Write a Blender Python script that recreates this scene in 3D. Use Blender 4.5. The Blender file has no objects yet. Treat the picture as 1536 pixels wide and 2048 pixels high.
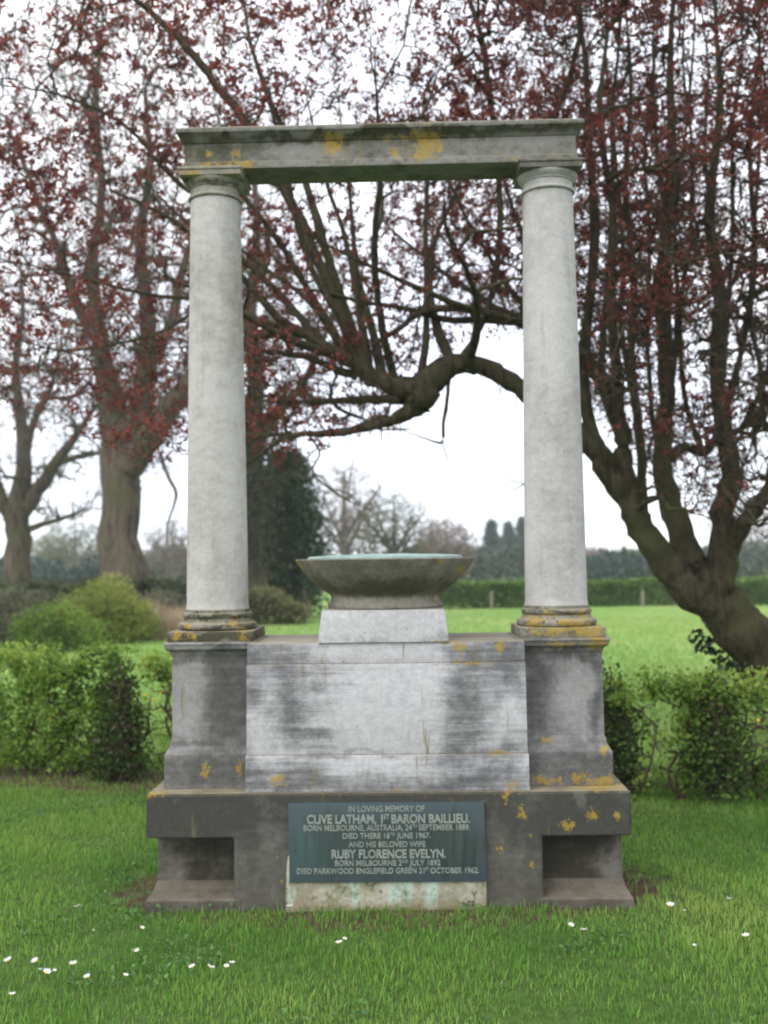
import bpy, bmesh, math, random
import numpy as np
from mathutils import Matrix, Vector
from mathutils.kdtree import KDTree

random.seed(7)
rng = np.random.default_rng(7)
sc = bpy.context.scene
COL = sc.collection

# ------------------------------------------------------------------ camera
CAM = np.array([0.1225, -4.641, 1.55])
YAW, PITCH, ROLL, FPX = -0.0256, 0.0469, 0.0133, 2054.9
_f = np.array([math.sin(YAW)*math.cos(PITCH), math.cos(YAW)*math.cos(PITCH), math.sin(PITCH)])
_r = np.array([math.cos(YAW), -math.sin(YAW), 0.0]); _u = np.cross(_r, _f)
_r, _u = (math.cos(ROLL)*_r - math.sin(ROLL)*_u), (math.sin(ROLL)*_r + math.cos(ROLL)*_u)
cd = bpy.data.cameras.new('camera'); cam = bpy.data.objects.new('camera', cd); COL.objects.link(cam)
cam.matrix_world = Matrix(((_r[0], _u[0], -_f[0], CAM[0]), (_r[1], _u[1], -_f[1], CAM[1]), (_r[2], _u[2], -_f[2], CAM[2]), (0, 0, 0, 1)))
cd.sensor_fit = 'VERTICAL'; cd.sensor_height = 36.0; cd.lens = 36.0*FPX/2048.0
cd.clip_start = 0.05; cd.clip_end = 3000
cd.dof.use_dof = True; cd.dof.focus_distance = 3.3; cd.dof.aperture_fstop = 2.5
sc.camera = cam

# ------------------------------------------------------------------ sky, sun, exposure
SUN_EL, SUN_AZ = math.radians(48), math.radians(222)      # azimuth clockwise from +Y: behind the camera, to the left
w = bpy.data.worlds.new('World'); sc.world = w; w.use_nodes = True
nt = w.node_tree; nt.nodes.clear()
sky = nt.nodes.new('ShaderNodeTexSky'); sky.sky_type = 'NISHITA'; sky.sun_disc = False
sky.sun_elevation = SUN_EL; sky.sun_rotation = SUN_AZ
tc = nt.nodes.new('ShaderNodeTexCoord')
cn = nt.nodes.new('ShaderNodeTexNoise'); cn.inputs['Scale'].default_value = 2.2; cn.inputs['Detail'].default_value = 6
nt.links.new(tc.outputs['Generated'], cn.inputs['Vector'])
cr = nt.nodes.new('ShaderNodeValToRGB')
cr.color_ramp.elements[0].position = 0.3; cr.color_ramp.elements[0].color = (0.66, 0.72, 0.86, 1)
cr.color_ramp.elements[1].position = 0.7; cr.color_ramp.elements[1].color = (1.0, 1.0, 1.02, 1)
nt.links.new(cn.outputs['Fac'], cr.inputs['Fac'])
cm = nt.nodes.new('ShaderNodeVectorMath'); cm.operation = 'SCALE'; cm.inputs['Scale'].default_value = 11.2
nt.links.new(cr.outputs['Color'], cm.inputs[0])
mx = nt.nodes.new('ShaderNodeMix'); mx.data_type = 'RGBA'; mx.inputs[0].default_value = 0.93   # closed cloud layer over the blue
nt.links.new(sky.outputs['Color'], mx.inputs[6]); nt.links.new(cm.outputs[0], mx.inputs[7])
bg = nt.nodes.new('ShaderNodeBackground'); bg.inputs['Strength'].default_value = 0.1
nt.links.new(mx.outputs[2], bg.inputs['Color'])
wo = nt.nodes.new('ShaderNodeOutputWorld'); nt.links.new(bg.outputs[0], wo.inputs['Surface'])

sd = bpy.data.lights.new('sun', 'SUN'); sd.energy = 1.0; sd.angle = math.radians(40); sd.color = (1.0, 0.97, 0.93)
so = bpy.data.objects.new('sun', sd); COL.objects.link(so)
_sdir = Vector((math.sin(SUN_AZ)*math.cos(SUN_EL), math.cos(SUN_AZ)*math.cos(SUN_EL), math.sin(SUN_EL)))
so.rotation_euler = _sdir.to_track_quat('Z', 'Y').to_euler()
so.location = (-6, -8, 12)

vs = sc.view_settings
vs.view_transform = 'Standard'; vs.look = 'None'; vs.gamma = 1.0; vs.use_curve_mapping = False
vs.exposure = 1.05
sc.cycles.max_bounces = 6; sc.cycles.volume_bounces = 1; sc.cycles.use_denoising = True
sc.cycles.pixel_filter_type = 'BLACKMAN_HARRIS'; sc.cycles.filter_width = 1.8

# ------------------------------------------------------------------ helpers
def at(px, py, Y):
    """world point that stands at plane Y and is seen at (px, py) of the 1536x2048 photograph"""
    d = _f + _r*(px - 768)/FPX + _u*(1024 - py)/FPX
    return CAM + d*((Y - CAM[1])/d[1])

def on_ground(px, py, z=0.0):
    d = _f + _r*(px - 768)/FPX + _u*(1024 - py)/FPX
    return CAM + d*((z - CAM[2])/d[2])

def sstep(a, b, x):
    t = np.clip((x - a)/(b - a), 0, 1); return t*t*(3 - 2*t)

def gh(x, y):
    x = np.asarray(x, float); y = np.asarray(y, float)
    return -0.45*sstep(8, 37, y) + 0.008*np.sin(x*2.1 + 1)*np.cos(y*1.7) + 0.05*np.sin(x*.31 + 2)*np.sin(y*.27)*sstep(4, 10, y)

def nrm(v): return v/np.maximum(np.linalg.norm(v, axis=-1, keepdims=True), 1e-9)

def link(o, parent=None):
    COL.objects.link(o)
    if parent is not None: o.parent = parent
    return o

def np_mesh(name, V, faces, mat, parent=None, smooth=False, tint=None):
    """V (n,3); faces: list of (k,3)/(k,4) index arrays"""
    me = bpy.data.meshes.new(name)
    V = np.asarray(V, np.float32).reshape(-1, 3)
    me.vertices.add(len(V)); me.vertices.foreach_set('co', V.ravel())
    idx = np.concatenate([np.asarray(f, np.int32).ravel() for f in faces])
    tot = np.concatenate([np.full(len(f), np.asarray(f).shape[1], np.int32) for f in faces])
    st = np.concatenate([[0], np.cumsum(tot)[:-1]]).astype(np.int32)
    me.loops.add(len(idx)); me.loops.foreach_set('vertex_index', idx)
    me.polygons.add(len(tot)); me.polygons.foreach_set('loop_start', st)
    if smooth: me.polygons.foreach_set('use_smooth', np.ones(len(tot), bool))
    if tint is not None:
        a = me.attributes.new('tint', 'FLOAT', 'POINT'); a.data.foreach_set('value', np.asarray(tint, np.float32))
    me.update(calc_edges=True)
    me.materials.append(mat)
    return link(bpy.data.objects.new(name, me), parent)

def tag(o, label=None, cat=None, group=None, kind=None):
    if label: o['label'] = label
    if cat: o['category'] = cat
    if group: o['group'] = group
    if kind: o['kind'] = kind
    return o

def empty(name, loc, label, cat, group=None):
    o = bpy.data.objects.new(name, None); o.location = loc; link(o); o.empty_display_size = .1
    return tag(o, label, cat, group)

def keep(o, root):
    """parent a world-space mesh under a root that is not at the origin"""
    o.parent = root; o.matrix_parent_inverse = Matrix.Translation(-Vector(root.location)); return o

def bm_obj(name, bm, mat, parent=None, smooth_angle=None):
    me = bpy.data.meshes.new(name)
    bmesh.ops.recalc_face_normals(bm, faces=bm.faces)
    if smooth_angle is not None:
        for f in bm.faces: f.smooth = True
        for e in bm.edges:
            e.smooth = not (len(e.link_faces) == 2 and e.calc_face_angle(0) > smooth_angle)
    bm.to_mesh(me); bm.free(); me.materials.append(mat)
    return link(bpy.data.objects.new(name, me), parent)

def rect_loft(name, secs, mat, parent=None, bevel=0.004):
    """stack of rectangles (z, x0, x1, y0, y1) -> moulded block with mitred corners"""
    bm = bmesh.new(); rings = []
    for z, x0, x1, y0, y1 in secs:
        rings.append([bm.verts.new(p) for p in ((x0, y0, z), (x1, y0, z), (x1, y1, z), (x0, y1, z))])
    for a, b in zip(rings, rings[1:]):
        for i in range(4):
            bm.faces.new((a[i], a[(i+1) % 4], b[(i+1) % 4], b[i]))
    bm.faces.new(rings[0][::-1]); bm.faces.new(rings[-1])
    bmesh.ops.recalc_face_normals(bm, faces=bm.faces)
    if bevel:
        es = [e for e in bm.edges if e.calc_face_angle(0) > 0.3]
        bmesh.ops.bevel(bm, geom=es, offset=bevel, segments=2, profile=0.6, affect='EDGES', clamp_overlap=True)
    return bm_obj(name, bm, mat, parent, 0.6)

def sq(cx, cy, secs):  # (z, half)
    return [(z, cx-h, cx+h, cy-h, cy+h) for z, h in secs]

def lathe(name, prof, cx, cy, mat, parent=None, seg=64, smooth=0.5):
    bm = bmesh.new(); rings = []
    for r, z in prof:
        if r < 1e-5: rings.append([bm.verts.new((cx, cy, z))])
        else: rings.append([bm.verts.new((cx + r*math.cos(2*math.pi*k/seg), cy + r*math.sin(2*math.pi*k/seg), z)) for k in range(seg)])
    for a, b in zip(rings, rings[1:]):
        for k in range(seg):
            j = (k+1) % seg
            if len(a) == 1: bm.faces.new((a[0], b[j], b[k]))
            elif len(b) == 1: bm.faces.new((a[k], a[j], b[0]))
            else: bm.faces.new((a[k], a[j], b[j], b[k]))
    if len(rings[0]) > 1: bm.faces.new(rings[0][::-1])
    if len(rings[-1]) > 1: bm.faces.new(rings[-1])
    return bm_obj(name, bm, mat, parent, smooth)

# ------------------------------------------------------------------ node helper
class NT:
    def __init__(s, name):
        s.m = bpy.data.materials.new(name); s.m.use_nodes = True; s.t = s.m.node_tree; s.t.nodes.clear()
        s.out = s.t.nodes.new('ShaderNodeOutputMaterial')
    def n(s, t, **k):
        x = s.t.nodes.new(t)
        for a, b in k.items(): setattr(x, a, b)
        return x
    def set(s, sock, v):
        if isinstance(v, bpy.types.NodeSocket): s.t.links.new(v, sock)
        elif isinstance(v, (tuple, list)) and len(v) == 3 and sock.type == 'RGBA': sock.default_value = (*v, 1)
        else: sock.default_value = v
    def math(s, op, a, b=0.0, c=0.0, clamp=False):
        x = s.n('ShaderNodeMath', operation=op, use_clamp=clamp)
        s.set(x.inputs[0], a); s.set(x.inputs[1], b); s.set(x.inputs[2], c); return x.outputs[0]
    def vmath(s, op, a, b=(0, 0, 0)):
        x = s.n('ShaderNodeVectorMath', operation=op); s.set(x.inputs[0], a); s.set(x.inputs[1], b)
        return x.outputs[1] if op in ('LENGTH', 'DISTANCE', 'DOT_PRODUCT') else x.outputs[0]
    def noise(s, vec, scale=1.0, detail=4, rough=0.55, color=False):
        x = s.n('ShaderNodeTexNoise'); s.set(x.inputs['Vector'], vec); x.inputs['Scale'].default_value = scale
        x.inputs['Detail'].default_value = detail; x.inputs['Roughness'].default_value = rough
        return x.outputs['Color' if color else 'Fac']
    def vor(s, vec, scale, out='Distance'):
        x = s.n('ShaderNodeTexVoronoi'); s.set(x.inputs['Vector'], vec); x.inputs['Scale'].default_value = scale
        return x.outputs[out]
    def ramp(s, v, a, b, lo=0.0, hi=1.0):
        x = s.n('ShaderNodeMapRange', interpolation_type='SMOOTHSTEP'); s.set(x.inputs[0], v)
        for i, q in enumerate((a, b, lo, hi)): x.inputs[i+1].default_value = q
        return x.outputs[0]
    def mix(s, f, a, b, mode='MIX'):
        x = s.n('ShaderNodeMix', data_type='RGBA', blend_type=mode)
        s.set(x.inputs[0], f); s.set(x.inputs[6], a); s.set(x.inputs[7], b); return x.outputs[2]
    def pos(s): return s.n('ShaderNodeNewGeometry').outputs['Position']
    def attr(s, name): return s.n('ShaderNodeAttribute', attribute_name=name).outputs['Fac']
    def bump(s, h, strength, dist):
        x = s.n('ShaderNodeBump'); s.set(x.inputs['Height'], h); x.inputs['Strength'].default_value = strength
        x.inputs['Distance'].default_value = dist; return x.outputs[0]
    def bsdf(s, color, rough=0.9, normal=None, spec=0.3, metal=0.0):
        x = s.n('ShaderNodeBsdfPrincipled'); s.set(x.inputs['Base Color'], color); s.set(x.inputs['Roughness'], rough)
        x.inputs['Specular IOR Level'].default_value = spec; x.inputs['Metallic'].default_value = metal
        if normal is not None: s.set(x.inputs['Normal'], normal)
        return x.outputs[0]
    def done(s, shader): s.t.links.new(shader, s.out.inputs['Surface']); return s.m

def stone(name, light, dark, amount=0.0, stains=(), lichen=(), pales=(), bed=0.25, algae=0.35, brown=0.0, speck=0.5, soft=1.0, gritty=1.0, ledge=1.0):
    """weathered limestone: soot stains and lichen patches (x, y, z, rx, ry, rz) keep their own places in the stone"""
    t = NT(name); P = t.pos()
    big = t.noise(P, 2.3, 6, .6)
    strk = t.noise(t.vmath('MULTIPLY', P, (6, 6, .9)), 1.0, 5, .6)
    fine = t.noise(P, 70, 6, .7)
    beds = t.noise(t.vmath('MULTIPLY', P, (2.6, 2.6, 40)), 1.0, 7, .75)
    g = t.math('ADD', t.math('MULTIPLY', big, .9), t.math('MULTIPLY', strk, .95))
    g = t.math('ADD', g, amount - .92)
    warp = t.vmath('SUBTRACT', t.noise(t.vmath('MULTIPLY', P, (1, 1, .55)), 6.5, 6, .65, True), (.5, .5, .5))
    Pw = t.vmath('ADD', P, t.vmath('MULTIPLY', warp, (.17, .0, .20)))
    warp2 = t.vmath('SUBTRACT', t.noise(P, 30, 4, .6, True), (.5, .5, .5))
    Pl = t.vmath('ADD', P, t.vmath('MULTIPLY', warp2, (.075, .0, .075)))
    def blob(lst, sharp):
        acc = None; P = Pl if sharp else Pw
        for (x, y, z, rx, ry, rz) in lst:
            d = t.vmath('LENGTH', t.vmath('MULTIPLY', t.vmath('SUBTRACT', P, (x, y, z)), (1/rx, 1/ry, 1/rz)))
            v = t.math('SUBTRACT', 1.0, d) if sharp else t.ramp(d, 1.25, .2)
            acc = v if acc is None else t.math('MAXIMUM', acc, v)
        return acc
    st = blob(stains, False)
    if st is not None: g = t.math('ADD', g, t.math('MULTIPLY', st, .44))
    cl = blob(pales, False)
    if cl is not None: g = t.math('SUBTRACT', g, t.math('MULTIPLY', cl, .40))
    g = t.math('ADD', g, t.math('MULTIPLY', t.math('SUBTRACT', beds, .5), bed*2.1))
    g = t.math('ADD', g, t.math('MULTIPLY', t.math('SUBTRACT', t.noise(t.vmath('MULTIPLY', P, (1, 1, 1.5)), 13, 8, .72), .5), 1.15)); gm = t.ramp(g, -.30, .30 + .30*soft)
    c = t.mix(gm, light, dark)
    c = t.mix(t.ramp(fine, .25, .75), t.mix(1.0, c, (.90, .90, .90), 'MULTIPLY'), t.mix(1.0, c, (1.06, 1.06, 1.05), 'MULTIPLY'))
    grit = t.noise(P, 34, 8, .8)
    c = t.mix(t.ramp(grit, .30, .70), t.mix(1.0, c, tuple(1 - q*gritty for q in (.20, .203, .207)), 'MULTIPLY'), t.mix(1.0, c, (1 + .10*gritty,)*3, 'MULTIPLY'))
    c = t.mix(t.ramp(beds, .58, .72, 0, bed), c, tuple(.45*v for v in light))
    pit = t.vor(t.vmath('MULTIPLY', P, (1, 1, 1.7)), 30)
    pn = t.noise(P, 9, 2)
    pits = t.math('MULTIPLY', t.ramp(pit, .16, .06), t.ramp(pn, .52, .62))
    c = t.mix(t.math('MULTIPLY', pits, .55), c, (.07, .07, .06))
    al = t.math('MULTIPLY', t.ramp(t.noise(t.vmath('MULTIPLY', P, (26, 26, 2.2)), 1.0, 3), .60, .72), t.ramp(t.noise(P, 3.1, 2), .42, .6))
    c = t.mix(t.math('MULTIPLY', al, algae), c, (.17, .145, .055))
    if brown: c = t.mix(t.ramp(t.n('ShaderNodeSeparateXYZ') and t.sepz(P), .34, .02, 0, brown), c, (.105, .092, .068))
    nz = t.n('ShaderNodeSeparateXYZ'); t.set(nz.inputs[0], t.n('ShaderNodeNewGeometry').outputs['Normal'])
    c = t.mix(t.math('MULTIPLY', t.ramp(nz.outputs[2], .55, .9), t.ramp(t.noise(P, 15, 5), .25, .6, .35*ledge, .85*ledge)), c, (.25, .215, .14))   # pale crust that grows on ledges
    # crustose lichen
    ln = t.math('ADD', t.math('MULTIPLY', t.noise(P, 24, 6, .7), 1.0), t.math('MULTIPLY', t.noise(P, 75, 3, .7), .55))
    lb = blob(lichen, True)
    lm = t.ramp(t.math('ADD', t.math('MULTIPLY', t.math('MAXIMUM', lb, -.6), 1.1) if lb is not None else -.6, t.math('MULTIPLY', t.math('SUBTRACT', ln, .86), 3.6)), -.12, .5)
    spots = t.math('MULTIPLY', t.ramp(t.math('ADD', t.vor(t.vmath('ADD', P, (3.1, 0, 0)), 17), t.math('MULTIPLY', t.noise(P, 70, 3), .25)), .30, .20), t.ramp(t.noise(P, 5.3, 2), .58, .66))
    lm = t.math('MAXIMUM', lm, t.math('MULTIPLY', spots, speck))
    lc = t.mix(t.noise(P, 38, 3), (.27, .165, .014), (.40, .285, .060))
    c = t.mix(t.math('MULTIPLY', lm, .72), c, lc)
    h = t.math('ADD', t.math('MULTIPLY', fine, .5), t.math('ADD', t.math('MULTIPLY', beds, .5*bed), t.math('MULTIPLY', pits, -1.2)))
    h = t.math('ADD', h, t.math('MULTIPLY', lm, .35))
    return t.done(t.bsdf(c, .92, t.bump(h, .55, .006), .2))

def _sepz(s, P):
    x = s.n('ShaderNodeSeparateXYZ'); s.set(x.inputs[0], P); return x.outputs[2]
NT.sepz = _sepz

def leaf_mat(name, c0, c1, c2, trans=0.35, rough=.55):
    t = NT(name); v = t.attr('tint')
    c = t.mix(t.ramp(v, 0, .5), c0, c1); c = t.mix(t.ramp(v, .5, 1), c, c2)
    tr = t.n('ShaderNodeBsdfTranslucent'); t.set(tr.inputs['Color'], t.mix(1.0, c, (1.25, 1.2, 1.0), 'MULTIPLY'))
    m = t.n('ShaderNodeMixShader'); m.inputs[0].default_value = trans
    t.t.links.new(t.bsdf(c, rough, None, .25), m.inputs[1]); t.t.links.new(tr.outputs[0], m.inputs[2])
    return t.done(m.outputs[0])

def bark_mat(name, c0, c1, c2=None, zs=6.0, xy=22, dist=.03):
    t = NT(name); P = t.pos()
    n1 = t.noise(t.vmath('MULTIPLY', P, (xy, xy, zs)), 1.0, 6, .65); n2 = t.noise(P, 1.7, 4)
    c = t.mix(t.ramp(n1, .3, .7), c0, c1)
    if c2: c = t.mix(t.ramp(n2, .45, .65, 0, .8), c, c2)
    return t.done(t.bsdf(c, .95, t.bump(n1, .9, dist), .1))

def flat_mat(name, c0, c1, scale=8, rough=.9, metal=0.0):
    t = NT(name); P = t.pos(); n = t.noise(P, scale, 5, .6)
    return t.done(t.bsdf(t.mix(t.ramp(n, .3, .7), c0, c1), rough, t.bump(n, .3, .004), .25, metal))

# ------------------------------------------------------------------ ground
def build_ground():
    xs = np.concatenate([[-400, -200, -100, -50, -30], np.linspace(-20, -5, 16), np.linspace(-4.5, 4.5, 61), np.linspace(5, 20, 16), [30, 50, 100, 200, 400]])
    ys = np.concatenate([[-60, -30, -12], np.linspace(-7, 5, 81), np.linspace(5.5, 45, 60), [60, 90, 140, 220, 350, 480]])
    X, Y = np.meshgrid(xs, ys); Z = gh(X, Y)
    V = np.stack([X, Y, Z], -1).reshape(-1, 3); n = len(xs)
    i = np.arange(len(ys)-1)[:, None]*n + np.arange(n-1)[None]
    F = np.stack([i, i+1, i+n+1, i+n], -1).reshape(-1, 4)
    t = NT('turf_soil'); P = t.pos()
    a = t.noise(P, 1.1, 5); b = t.noise(P, 14, 6, .7); e = t.noise(P, .22, 4)
    lawn = t.mix(t.ramp(b, .3, .7), (.04, .075, .016), (.075, .12, .03))
    field = t.mix(t.ramp(a, .3, .7), (.14, .26, .055), (.19, .30, .08))
    field = t.mix(t.ramp(e, .45, .62), field, (.23, .31, .09))
    y = t.n('ShaderNodeSeparateXYZ'); t.set(y.inputs[0], P)
    yy = t.math('ADD', y.outputs[1], t.math('MULTIPLY', t.math('SUBTRACT', a, .5), .5))
    c = t.mix(t.ramp(yy, 2.6, 3.4), lawn, field)
    # bare earth strip below the hedge and worn soil at the foot of the monument
    hl = t.math('ADD', yy, t.math('MULTIPLY', y.outputs[0], .22))
    dirt = t.math('MULTIPLY', t.math('MULTIPLY', t.ramp(hl, 1.65, 2.0), t.ramp(hl, 2.9, 2.5)), t.ramp(y.outputs[0], .2, -.6, .15, 1.0))
    d2 = t.vmath('LENGTH', t.vmath('MULTIPLY', t.vmath('SUBTRACT', P, (0, .33, 0)), (1/1.32, 1/.62, 1)))
    dirt = t.math('MAXIMUM', dirt, t.ramp(t.math('ADD', d2, t.math('MULTIPLY', t.math('SUBTRACT', b, .5), .5)), 1.05, .9))
    c = t.mix(dirt, c, t.mix(t.ramp(b, .3, .7), (.05, .032, .02), (.11, .075, .05)))
    m = t.done(t.bsdf(c, .95, t.bump(b, .7, .03), .1))
    o = np_mesh('ground', V, [F], m, None, True); tag(o, kind='structure'); return o
build_ground()

# ------------------------------------------------------------------ monument
YC, XC = 0.33, 0.8164
mon = empty('memorial', (0, YC, 0), 'tall grey stone memorial with two columns carrying a beam over a bowl', 'memorial')
def K(o, root=mon): return keep(o, root)

WHITE = (.46, .45, .455); GREY = (.105, .102, .10); MID = (.30, .295, .29)
m_base = stone('stone_base', (.150, .148, .130), (.054, .053, .045), amount=.20, bed=.10, algae=.6, brown=.28, speck=.7,
    stains=[(-.85, 0, .42, .4, .3, .2), (.9, 0, .4, .5, .3, .2), (0, 0, .5, 1.0, .3, .05)],
    pales=[(.86, 0, .49, .05, .1, .05), (-.95, .15, .18, .06, .2, .10), (.98, .15, .16, .07, .2, .1)],
    lichen=[(-.55, .1, .515, .03, .1, .02), (.55, 0, .515, .05, .1, .02), (.80, 0, .36, .042, .1, .04), (.91, 0, .41, .03, .1, .035), (.60, 0, .42, .02, .1, .04), (.53, .02, .49, .03, .1, .03), (.5, 0, .26, .02, .1, .02), (.95, .1, .515, .16, .12, .03), (.64, 0, .19, .02, .1, .02), (1.02, 0, .40, .02, .1, .02), (-1.04, 0, .515, .08, .12, .02)])
m_sill = stone('stone_sill', (.145, .128, .105), (.06, .053, .042), amount=.2, bed=.05, algae=.2, speck=.1, ledge=.25)
m_niche = stone('stone_niche', (.17, .155, .135), (.040, .036, .027), amount=.40, bed=.05, algae=.2, speck=.2,  # dark back wall, paler blobs set towards its outer ends
    pales=[(-1.02, .14, .12, .10, .2, .14), (-1.05, .14, .2, .07, .2, .16), (1.02, .14, .12, .10, .2, .12), (1.05, .14, .2, .06, .2, .16), (-.99, .14, .08, .05, .2, .05)])
m_block = stone('stone_block', WHITE, (.115, .115, .117), amount=.05, bed=.8, soft=1.9, algae=.95, speck=.45,
    stains=[(-.52, 0, 1.08, .34, .3, .22), (-.58, 0, .95, .08, .3, .12), (.56, 0, .98, .12, .3, .12), (-.44, 0, .92, .10, .3, .16), (-.36, 0, .79, .22, .3, .035), (-.57, 0, .60, .16, .3, .10), (-.45, 0, .56, .5, .3, .075),
            (.36, 0, .93, .13, .3, .34), (.50, 0, 1.08, .30, .3, .17), (.45, 0, .68, .30, .3, .06), (.40, 0, .57, .5, .3, .085), (0, 0, .54, .7, .3, .06), (.27, 0, .63, .16, .3, .06), (-.1, 0, .68, .3, .3, .02)],
    pales=[(0, 0, .92, .30, .4, .34), (-.12, 0, 1.13, .22, .4, .08), (.14, 0, 1.13, .14, .4, .08), (-.56, 0, .78, .09, .3, .14), (.56, 0, .84, .07, .3, .10), (.2, 0, .6, .2, .3, .05)],
    lichen=[(.34, .03, 1.155, .045, .1, .04), (.52, .03, 1.15, .035, .1, .03), (.56, .02, .535, .035, .1, .03), (.5, .03, .68, .12, .1, .012), (.36, .03, 1.082, .14, .1, .008), (-.49, .02, .57, .05, .1, .03), (.28, .05, 1.178, .12, .2, .012), (.06, .02, .52, .05, .1, .012)])
m_ped_l = stone('stone_pedestal', (.27, .262, .255), (.085, .083, .076), soft=1.6, amount=.14, bed=.3, algae=.9, speck=.35,
    stains=[(-.75, .1, .9, .17, .3, .4), (-.83, .1, .60, .5, .3, .11), (-.83, .1, .71, .5, .3, .04), (-.83, .12, 1.11, .4, .3, .035)],
    pales=[(-.94, .12, .84, .11, .2, .14), (-.9, .12, 1.0, .12, .3, .10), (-.86, .1, 1.165, .3, .3, .015)],
    lichen=[(-.83, .1, .58, .03, .1, .06), (-.68, .1, .60, .02, .1, .05)])
m_ped_r = stone('stone_pedestal_dark', (.27, .262, .255), (.080, .079, .075), soft=1.6, amount=.16, bed=.22, algae=.5, speck=.6,
    stains=[(.70, .1, .9, .10, .3, .35), (.83, .1, .60, .5, .3, .12), (.96, .1, .9, .04, .3, .3), (.83, .12, 1.11, .4, .3, .035)],
    pales=[(.85, .12, .95, .09, .3, .14), (.93, .12, 1.0, .06, .3, .08)],
    lichen=[(.98, .13, 1.16, .12, .2, .04), (.80, .12, 1.155, .07, .1, .03), (.98, .1, .53, .11, .15, .04), (.87, .1, .55, .05, .1, .03), (.79, .1, .54, .03, .1, .02), (.99, .1, .66, .02, .1, .05), (.70, .1, .535, .06, .1, .03), (.74, .1, .72, .05, .1, .02)])
m_col_l = stone('stone_column', (.45, .432, .405), (.20, .190, .160), soft=1.6, amount=.10, bed=.06, algae=.35, speck=.0, gritty=.35)
m_col_r = stone('stone_column_mottled', (.45, .435, .415), (.22, .212, .195), soft=1.6, amount=.08, bed=.05, algae=.25, speck=.0, gritty=.4)
m_cb_l = stone('stone_column_base', (.31, .295, .25), (.062, .058, .036), amount=.24, bed=.15, algae=.5, speck=.5,
    stains=[(-XC, .1, 1.20, .4, .4, .035), (-XC, .1, 1.295, .4, .4, .012), (-XC, .1, 1.245, .4, .4, .010)],
    lichen=[(-.97, .13, 1.205, .05, .1, .03), (-.90, .13, 1.205, .03, .1, .02), (-.71, .17, 1.27, .04, .1, .03), (-.68, .15, 1.24, .05, .1, .02), (-.94, .15, 1.25, .05, .1, .015), (-.66, .13, 1.2, .03, .1, .03)])
m_cb_r = stone('stone_column_base_lichened', (.32, .305, .26), (.085, .078, .055), amount=.20, bed=.15, algae=.4, speck=.9,
    stains=[(XC, .1, 1.295, .4, .4, .012), (XC, .1, 1.245, .4, .4, .008)],
    lichen=[(.93, .14, 1.22, .14, .2, .06), (.78, .14, 1.21, .12, .2, .035), (.93, .16, 1.29, .06, .2, .03), (.76, .17, 1.29, .07, .2, .02), (.69, .2, 1.25, .05, .2, .04), (.84, .14, 1.255, .09, .2, .02)])
m_ent = stone('stone_beam', (.215, .208, .188), (.06, .06, .037), amount=.06, bed=.14, algae=.75, speck=.4,
    stains=[(0, .2, 3.595, 1.2, .3, .028), (-.8, .2, 3.52, .3, .3, .1)],
    pales=[(0, .2, 3.455, .7, .3, .02), (0, .16, 3.625, 1.2, .4, .02), (-.35, .2, 3.53, .25, .3, .04), (.75, .2, 3.54, .25, .3, .04)],
    lichen=[(-.235, .22, 3.56, .09, .1, .065), (-.235, .22, 3.53, .05, .1, .06), (.215, .22, 3.55, .10, .1, .11), (.2, .22, 3.5, .07, .1, .07), (.07, .22, 3.52, .03, .1, .06), (.29, .22, 3.53, .025, .1, .05), (-.80, .2, 3.462, .22, .1, .035), (-.66, .2, 3.465, .09, .1, .035), (-.68, .22, 3.52, .04, .1, .04), (-.83, .22, 3.53, .03, .1, .03), (.64, .2, 3.46, .05, .1, .012), (.15, .2, 3.585, .18, .1, .02), (-.2, .2, 3.585, .06, .1, .03), (.85, .2, 3.46, .06, .1, .01)])
m_cap = stone('stone_capital', (.33, .315, .27), (.085, .082, .05), amount=.10, bed=.1, algae=.7, speck=.5,
    lichen=[(-.9, .17, 3.42, .10, .1, .02), (-.7, .17, 3.42, .06, .1, .02)], stains=[(-XC, .2, 3.385, .25, .3, .02), (XC, .2, 3.385, .25, .3, .015)])
m_bowl = stone('stone_bowl', (.25, .235, .195), (.10, .093, .066), amount=.18, bed=.1, algae=.4, speck=.5,
    stains=[(0, .1, 1.42, .4, .5, .05)], pales=[(0, .1, 1.355, .4, .4, .025)],
    lichen=[(-.40, .2, 1.53, .03, .2, .03), (.36, .1, 1.49, .05, .2, .04), (.26, 0, 1.545, .02, .2, .015)])
m_bped = stone('stone_bowl_pedestal', (.45, .44, .44), (.20, .20, .20), amount=-.28, bed=.2, algae=.2, speck=.3,
    stains=[(-.15, .05, 1.185, .2, .2, .025), (.24, .05, 1.185, .1, .2, .04)], lichen=[(.25, .05, 1.175, .06, .1, .012)])

# foot of the monument: one T-shaped block with open niches at both corners, set-back wall behind them, flared sills
bm = bmesh.new()
HT, HL, HN, HX = .511, .317, .688, 1.083
poly = [(-HX, HT), (HX, HT), (HX, HL), (HN, HL), (HN, -.12), (-HN, -.12), (-HN, HL), (-HX, HL)]
fr = [bm.verts.new((x, 0, z)) for x, z in poly]; bk = [bm.verts.new((x, .66, z)) for x, z in poly]
for i in range(8):
    j = (i+1) % 8; bm.faces.new((fr[i], fr[j], bk[j], bk[i]))
bm.faces.new(fr[::-1]); bm.faces.new(bk)
bmesh.ops.recalc_face_normals(bm, faces=bm.faces)
bmesh.ops.bevel(bm, geom=[e for e in bm.edges if e.calc_face_angle(0) > .3], offset=.006, segments=2, affect='EDGES')
K(bm_obj('base_block', bm, m_base, None, .6))
K(rect_loft('niche_wall', [(-.12, -1.066, 1.066, .14, .655), (.33, -1.066, 1.066, .14, .655)], m_niche))
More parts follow.
